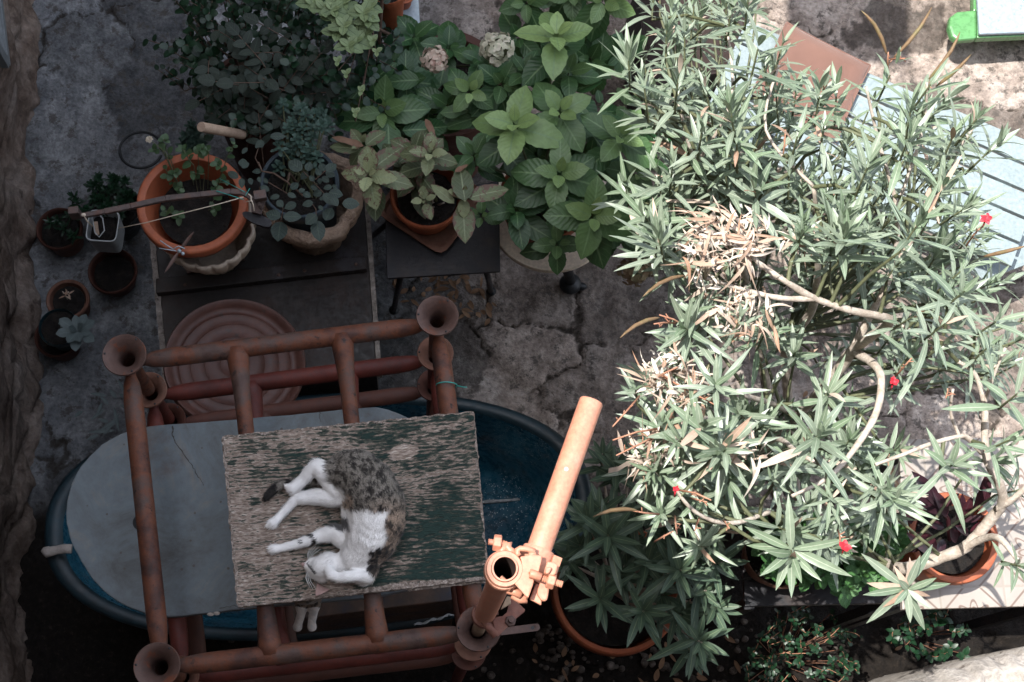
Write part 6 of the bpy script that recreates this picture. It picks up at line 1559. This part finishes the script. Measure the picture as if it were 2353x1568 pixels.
def nearbranch(x, y, lim):
    for i in (0, 1, 4, 5, 6, 9, 10, 11, 12, 13):
        br = branches[i]
        for k in range(len(br) - 1):
            if br[k][2] < .8: continue
            ax_, ay_, bx_, by_ = br[k][0], br[k][1], br[k + 1][0], br[k + 1][1]; dx, dy = bx_ - ax_, by_ - ay_
            t_ = max(0, min(1, ((x - ax_) * dx + (y - ay_) * dy) / (dx * dx + dy * dy + 1e-6)))
            if math.hypot(x - ax_ - dx * t_, y - ay_ - dy * t_) < lim: return True
    return False
tips = [(x, y, z if not nearbranch(x, y, 42) else z - .45) for x, y, z in tips]
for poly_ in ([(1430, 430), (1560, 400), (1600, 560), (1470, 600)], [(1480, 180), (1700, 200), (1700, 420), (1500, 380)], [(1900, 420), (2150, 380), (2200, 600), (1950, 640)], [(1480, 1020), (1700, 1000), (1700, 1200), (1560, 1220)]):
    for _ in range(9): tips.append((*rndin(poly_), R(1.75, 2.0)))
cnt = 0
while cnt < 250:
    x, y = rndin(CROWN)
    if any(inpoly(x, y, h) for h in HOLES): continue
    nb = nearbranch(x, y, 70); cnt += 1
    if nb and random.random() < .5: continue
    tips.append((x, y, R(1.05, 1.45) if nb else R(1.2, 1.9)))
cc_ = P(1880, 700, 1.9)
for (x, y, zz) in tips:
    b = P(x, y, zz); out = V3((b.x - cc_.x, b.y - cc_.y, 0)); ax = (V3((0, .16, 1)) + out * .85 + V3((R(-.25, .25), R(-.25, .25), 0))).normalized()
    big = random.choice((R(.6, .8), R(.8, 1.05), R(.95, 1.2))); fan = random.random(); up = random.random()
    whorl(fo, b - ax * .06, ax, .118 * big, .0152 * big * R(.85, 1.15), random.choice((4, 5, 5, 6)), R(.06, .10), .1 if fan < .6 else .5, 3, 88 if up < .6 else 74, R(8, 30), miss=.14, curl=.22, fold=.25, jit=17, alt=dead, altp=.035)
    if up > .75: whorl(fo, b - ax * .02, ax, .118 * big, .013 * big, 2, .03, .5, 3, 34, 14, curl=.06, fold=.3)
    j = int(np.argmin(np.hypot(np.hypot(NP[:, 0] - b.x, NP[:, 1] - b.y), (NP[:, 2] - b.z + .12) * 1.2))); p0, r0 = nodes[j]
    m_ = p0.lerp(b, .5) + V3((0, 0, -.03)); st.tube([p0, m_, b - ax * .07, b + ax * .01], [min(.005, r0), .004, .003, .0018], 7, False)
for (x, y) in ((1700, 680), (2075, 690)):                     # leaves that end in bare, sparse, hanging whorls
    pass
b = P(*Z3(1760, 680), 2.15)
whorl(fo, b, V3((0, -.4, 1)), .10, .018, 3, .02, .2, 4, 92, 55); whorl(dead, b, V3((0, -.4, 1)), .075, .016, 2, .01, .2, 3, 95, 40, curl=.9)
m = MB(); m.tube([P(2060, 1306, 1.36), b], [.006, .003], 7); build('hanging_shoot', m, M['bark'], OL)
build('foliage', fo, M['oleander'], OL); build('shoots', st, M['stemgreen'], OL)
# dried clusters
DEAD = [([(1560, 560), (1600, 500), (1680, 480), (1760, 510), (1780, 570), (1720, 610), (1640, 620), (1570, 610)], 210, 2.12), ([(1600, 660), (1700, 640), (1780, 690), (1780, 750), (1720, 790), (1640, 760)], 90, 2.02), ([(1465, 820), (1560, 800), (1650, 870), (1640, 930), (1560, 940), (1480, 890)], 120, 2.02), ([(1430, 1040), (1500, 990), (1580, 990), (1620, 1030), (1540, 1070), (1440, 1090)], 80, 1.98), ([(1700, 1010), (1760, 1010), (1750, 1060), (1690, 1060)], 18, 2.0), ([(1790, 520), (1900, 520), (1890, 560), (1800, 560)], 18, 2.05)]
dtw = []
for poly, n_, zz in DEAD:
    for _ in range(n_):
        x, y = rndin(poly); b = P(x, y, zz + R(-.10, .05)); a_ = R(0, 6.28); d = V3((math.cos(a_), math.sin(a_), R(-.4, .7)))
        leaf(dead if random.random() < .7 else dead2, b, d, V3((R(-.8, .8), R(-.8, .8), 1)), R(.02, .075), R(.003, .010), R(-.3, 1.8), R(.1, .8), random.random(), 7, 'lance', R(-2.4, 2.4))
    for _ in range(n_ // 8):
        x, y = rndin(poly); b = P(x, y, zz - .03); j = int(np.argmin(np.hypot(np.hypot(NP[:, 0] - b.x, NP[:, 1] - b.y), NP[:, 2] - b.z))); p0, _r = nodes[j]; dtw.append([p0, p0.lerp(b, .5) + V3((0, 0, .02)), b])
# long curling dry leaf at the left end
pts = [(1398, 1082), (1420, 1078), (1440, 1066), (1458, 1062), (1470, 1070), (1464, 1082), (1452, 1078), (1456, 1066), (1480, 1060), (1500, 1050)]
vs = []; fs = []
for i, (x, y) in enumerate(pts):
    p = P(x, y, 1.95 + .012 * math.sin(i)); vs += [p + V3((0, .004, .006)), p - V3((0, .004, .006))]
for i in range(len(pts) - 1): fs.append((2 * i, 2 * i + 1, 2 * i + 3, 2 * i + 2))
dead.add(vs, fs, [(.3, .5, .9, .5)] * len(vs))
build('dried_leaves', dead, M['dead'], OL)
M['dead2'] = leafmat('bleached_leaf', (.62, .55, .47), (.74, .68, .6), (.6, .5, .4), rough=.8, trans=.15, var=1)
build('bleached_leaves', dead2, M['dead2'], OL)
for q_ in dtw[:60]:
    m = MB(); m.tube(q_, [.003, .0024, .0016], 6); build('dry_twig', m, M['bark'], OL)
# red twigs, seed pods, buds
for (z_, lst) in ((Z1, [(1600, 400, 1600, 290), (1600, 330, 1700, 325), (1820, 500, 1820, 430), (1240, 560, 1235, 460), (1010, 900, 1030, 720)]), (Z2, [(480, 570, 330, 500), (420, 545, 300, 550), (2030, 120, 2130, 0), (220, 950, 70, 1120), (330, 1130, 70, 1195), (330, 1160, 90, 1280), (1640, 840, 1730, 740), (300, 860, 430, 790), (330, 830, 640, 1000), (1940, 910, 1920, 960)]), (Z3, [(640, 200, 800, 250), (700, 240, 780, 260), (620, 330, 630, 420), (740, 340, 720, 400), (520, 455, 600, 410), (540, 320, 400, 300), (860, 350, 890, 390), (1430, 400, 1440, 460)])):
    for (x0, y0, x1, y1) in lst:
        a = P(*z_(x0, y0), 2.0); b = P(*z_(x1, y1), 2.06); tw = MB(); tw.tube([a, a.lerp(b, .5) + V3((R(-.004, .004), R(-.004, .004), .005)), b], [.0024, .002, .0015], 6)
        for k in range(3):
            p = a.lerp(b, .4 + .2 * k); tw.tube([p, p + V3((R(-.012, .012), R(-.012, .012), .008))], [.0015, .001], 5)
        build('red_twig', tw, M['twig'], OL)
for (z_, x0, y0, x1, y1) in ((Z1, 1590, 300, 1450, 60), (Z1, 1630, 320, 1842, 40), (Z1, 1825, 440, 1998, 180), (Z1, 1865, 480, 2060, 302), (Z2, 2130, 175, 2360, 118), (Z2, 470, 282, 238, 398), (Z2, 330, 515, 112, 627), (Z3, 430, 300, 215, 332)):
    a = P(*z_(x0, y0), 2.1); b = P(*z_(x1, y1), 2.16); m = MB(); sag = V3((0, 0, .01)) + (b - a).cross(V3((0, 0, 1))) * .06
    m.tube([a.lerp(b, f) + sag * math.sin(PI * f) for f in (0, .05, .12, .3, .6, .85, 1)], [.0014, .0022, .0034, .0044, .004, .0026, .0006], 10); build('seed_pod', m, M['pod'], OL)
for (x, y, s_) in ((2265, 503, 1.1), (2053, 878, .9), (1940, 1257, 1.1), (1553, 1124, .6)):
    c_ = P(x, y, 2.1); m = MB()
    for k in range(5):
        a_ = k * 1.257 + R(-.2, .2); leaf(m, c_, V3((math.cos(a_), math.sin(a_), .5)), V3((0, 0, 1)), .014 * s_, .010 * s_, R(-.3, .6), .3, .5, 5, 'round', R(-.6, .6), 0, .3)
    m.tube([c_ - V3((.0, .012, .02)), c_], [.001, .003], 6); build('red_flower', m, M['red'], OL)

# ------------------------------------------------------------------ pebbles and dry litter (nobody could count them)
random.seed(91); mb = MB()
for _ in range(230):
    x, y = random.choice(((R(1230, 1700), R(1430, 1600)), (R(1240, 1420), R(1440, 1540)), (R(1100, 2200), R(1420, 1600)), (R(380, 1200), R(1440, 1600))))
    p = P(x, y, -.0); r = R(.003, .016) * (1 if random.random() < .9 else 1.5); k = R(0, 99)
    n0 = len(mb.v); mb.ball((p.x, p.y, r * .3 - .01), r, 5, (1, R(.7, 1), .6))
    for i in range(n0, len(mb.v)): v = mb.v[i]; v += V3((v.x - p.x, v.y - p.y, v.z)) * (.4 * mnoise.noise(V3((v.x * 60, v.y * 60, v.z * 60 + k))))
M['pebble'] = pm('pebbles', [(.02, .016, .013), (.06, .048, .04), (.18, .155, .135)], 28, (.8, .95), .5, 90)
o = build('pebbles', mb, M['pebble']); o['kind'] = 'stuff'; o['label'] = 'pebbles and crumbs scattered on the darkened ground'; o['category'] = 'pebbles'
fo = MB()
for _ in range(120):
    x, y = random.choice(((R(1000, 1130), R(640, 740)), (R(1230, 1700), R(1440, 1590)), (R(1500, 2300), R(700, 1500)), (R(900, 1060), R(600, 700)))); p = P(x, y, .008); a_ = R(0, 6.28)
    leaf(fo, p, V3((math.cos(a_), math.sin(a_), R(-.1, .3))), V3((0, 0, 1)), R(.02, .055), R(.008, .02), R(-.2, .5), .3, random.random(), 6, 'lance', R(-.6, .6))
M['litter'] = leafmat('leaf_litter', (.12, .06, .03), (.28, .17, .10), (.2, .12, .08), rough=.8, var=1)
o = build('leaf_litter', fo, M['litter']); o['kind'] = 'stuff'; o['label'] = 'dry fallen leaves scattered on the paving'; o['category'] = 'leaf litter'

# unseen cloth added high over the yard to cast the square shade at the top
az = 5.25; g = [P(1790, -400, 0), P(2084, -400, 0), P(2086, 146, 0), P(1812, 148, 0)]
q = [V3((p.x - SX * az, p.y - SY * az, 0)) for p in g]
mb = MB(); mb.prism([(p.x, p.y) for p in q], az, az + .01)
tag(build('shadow_caster', mb, M['caster'], None, False, base=(q[0].x, q[0].y, az)), 'unseen square cloth added overhead to cast shade on the paving beside the green framed table', 'shadow_caster')
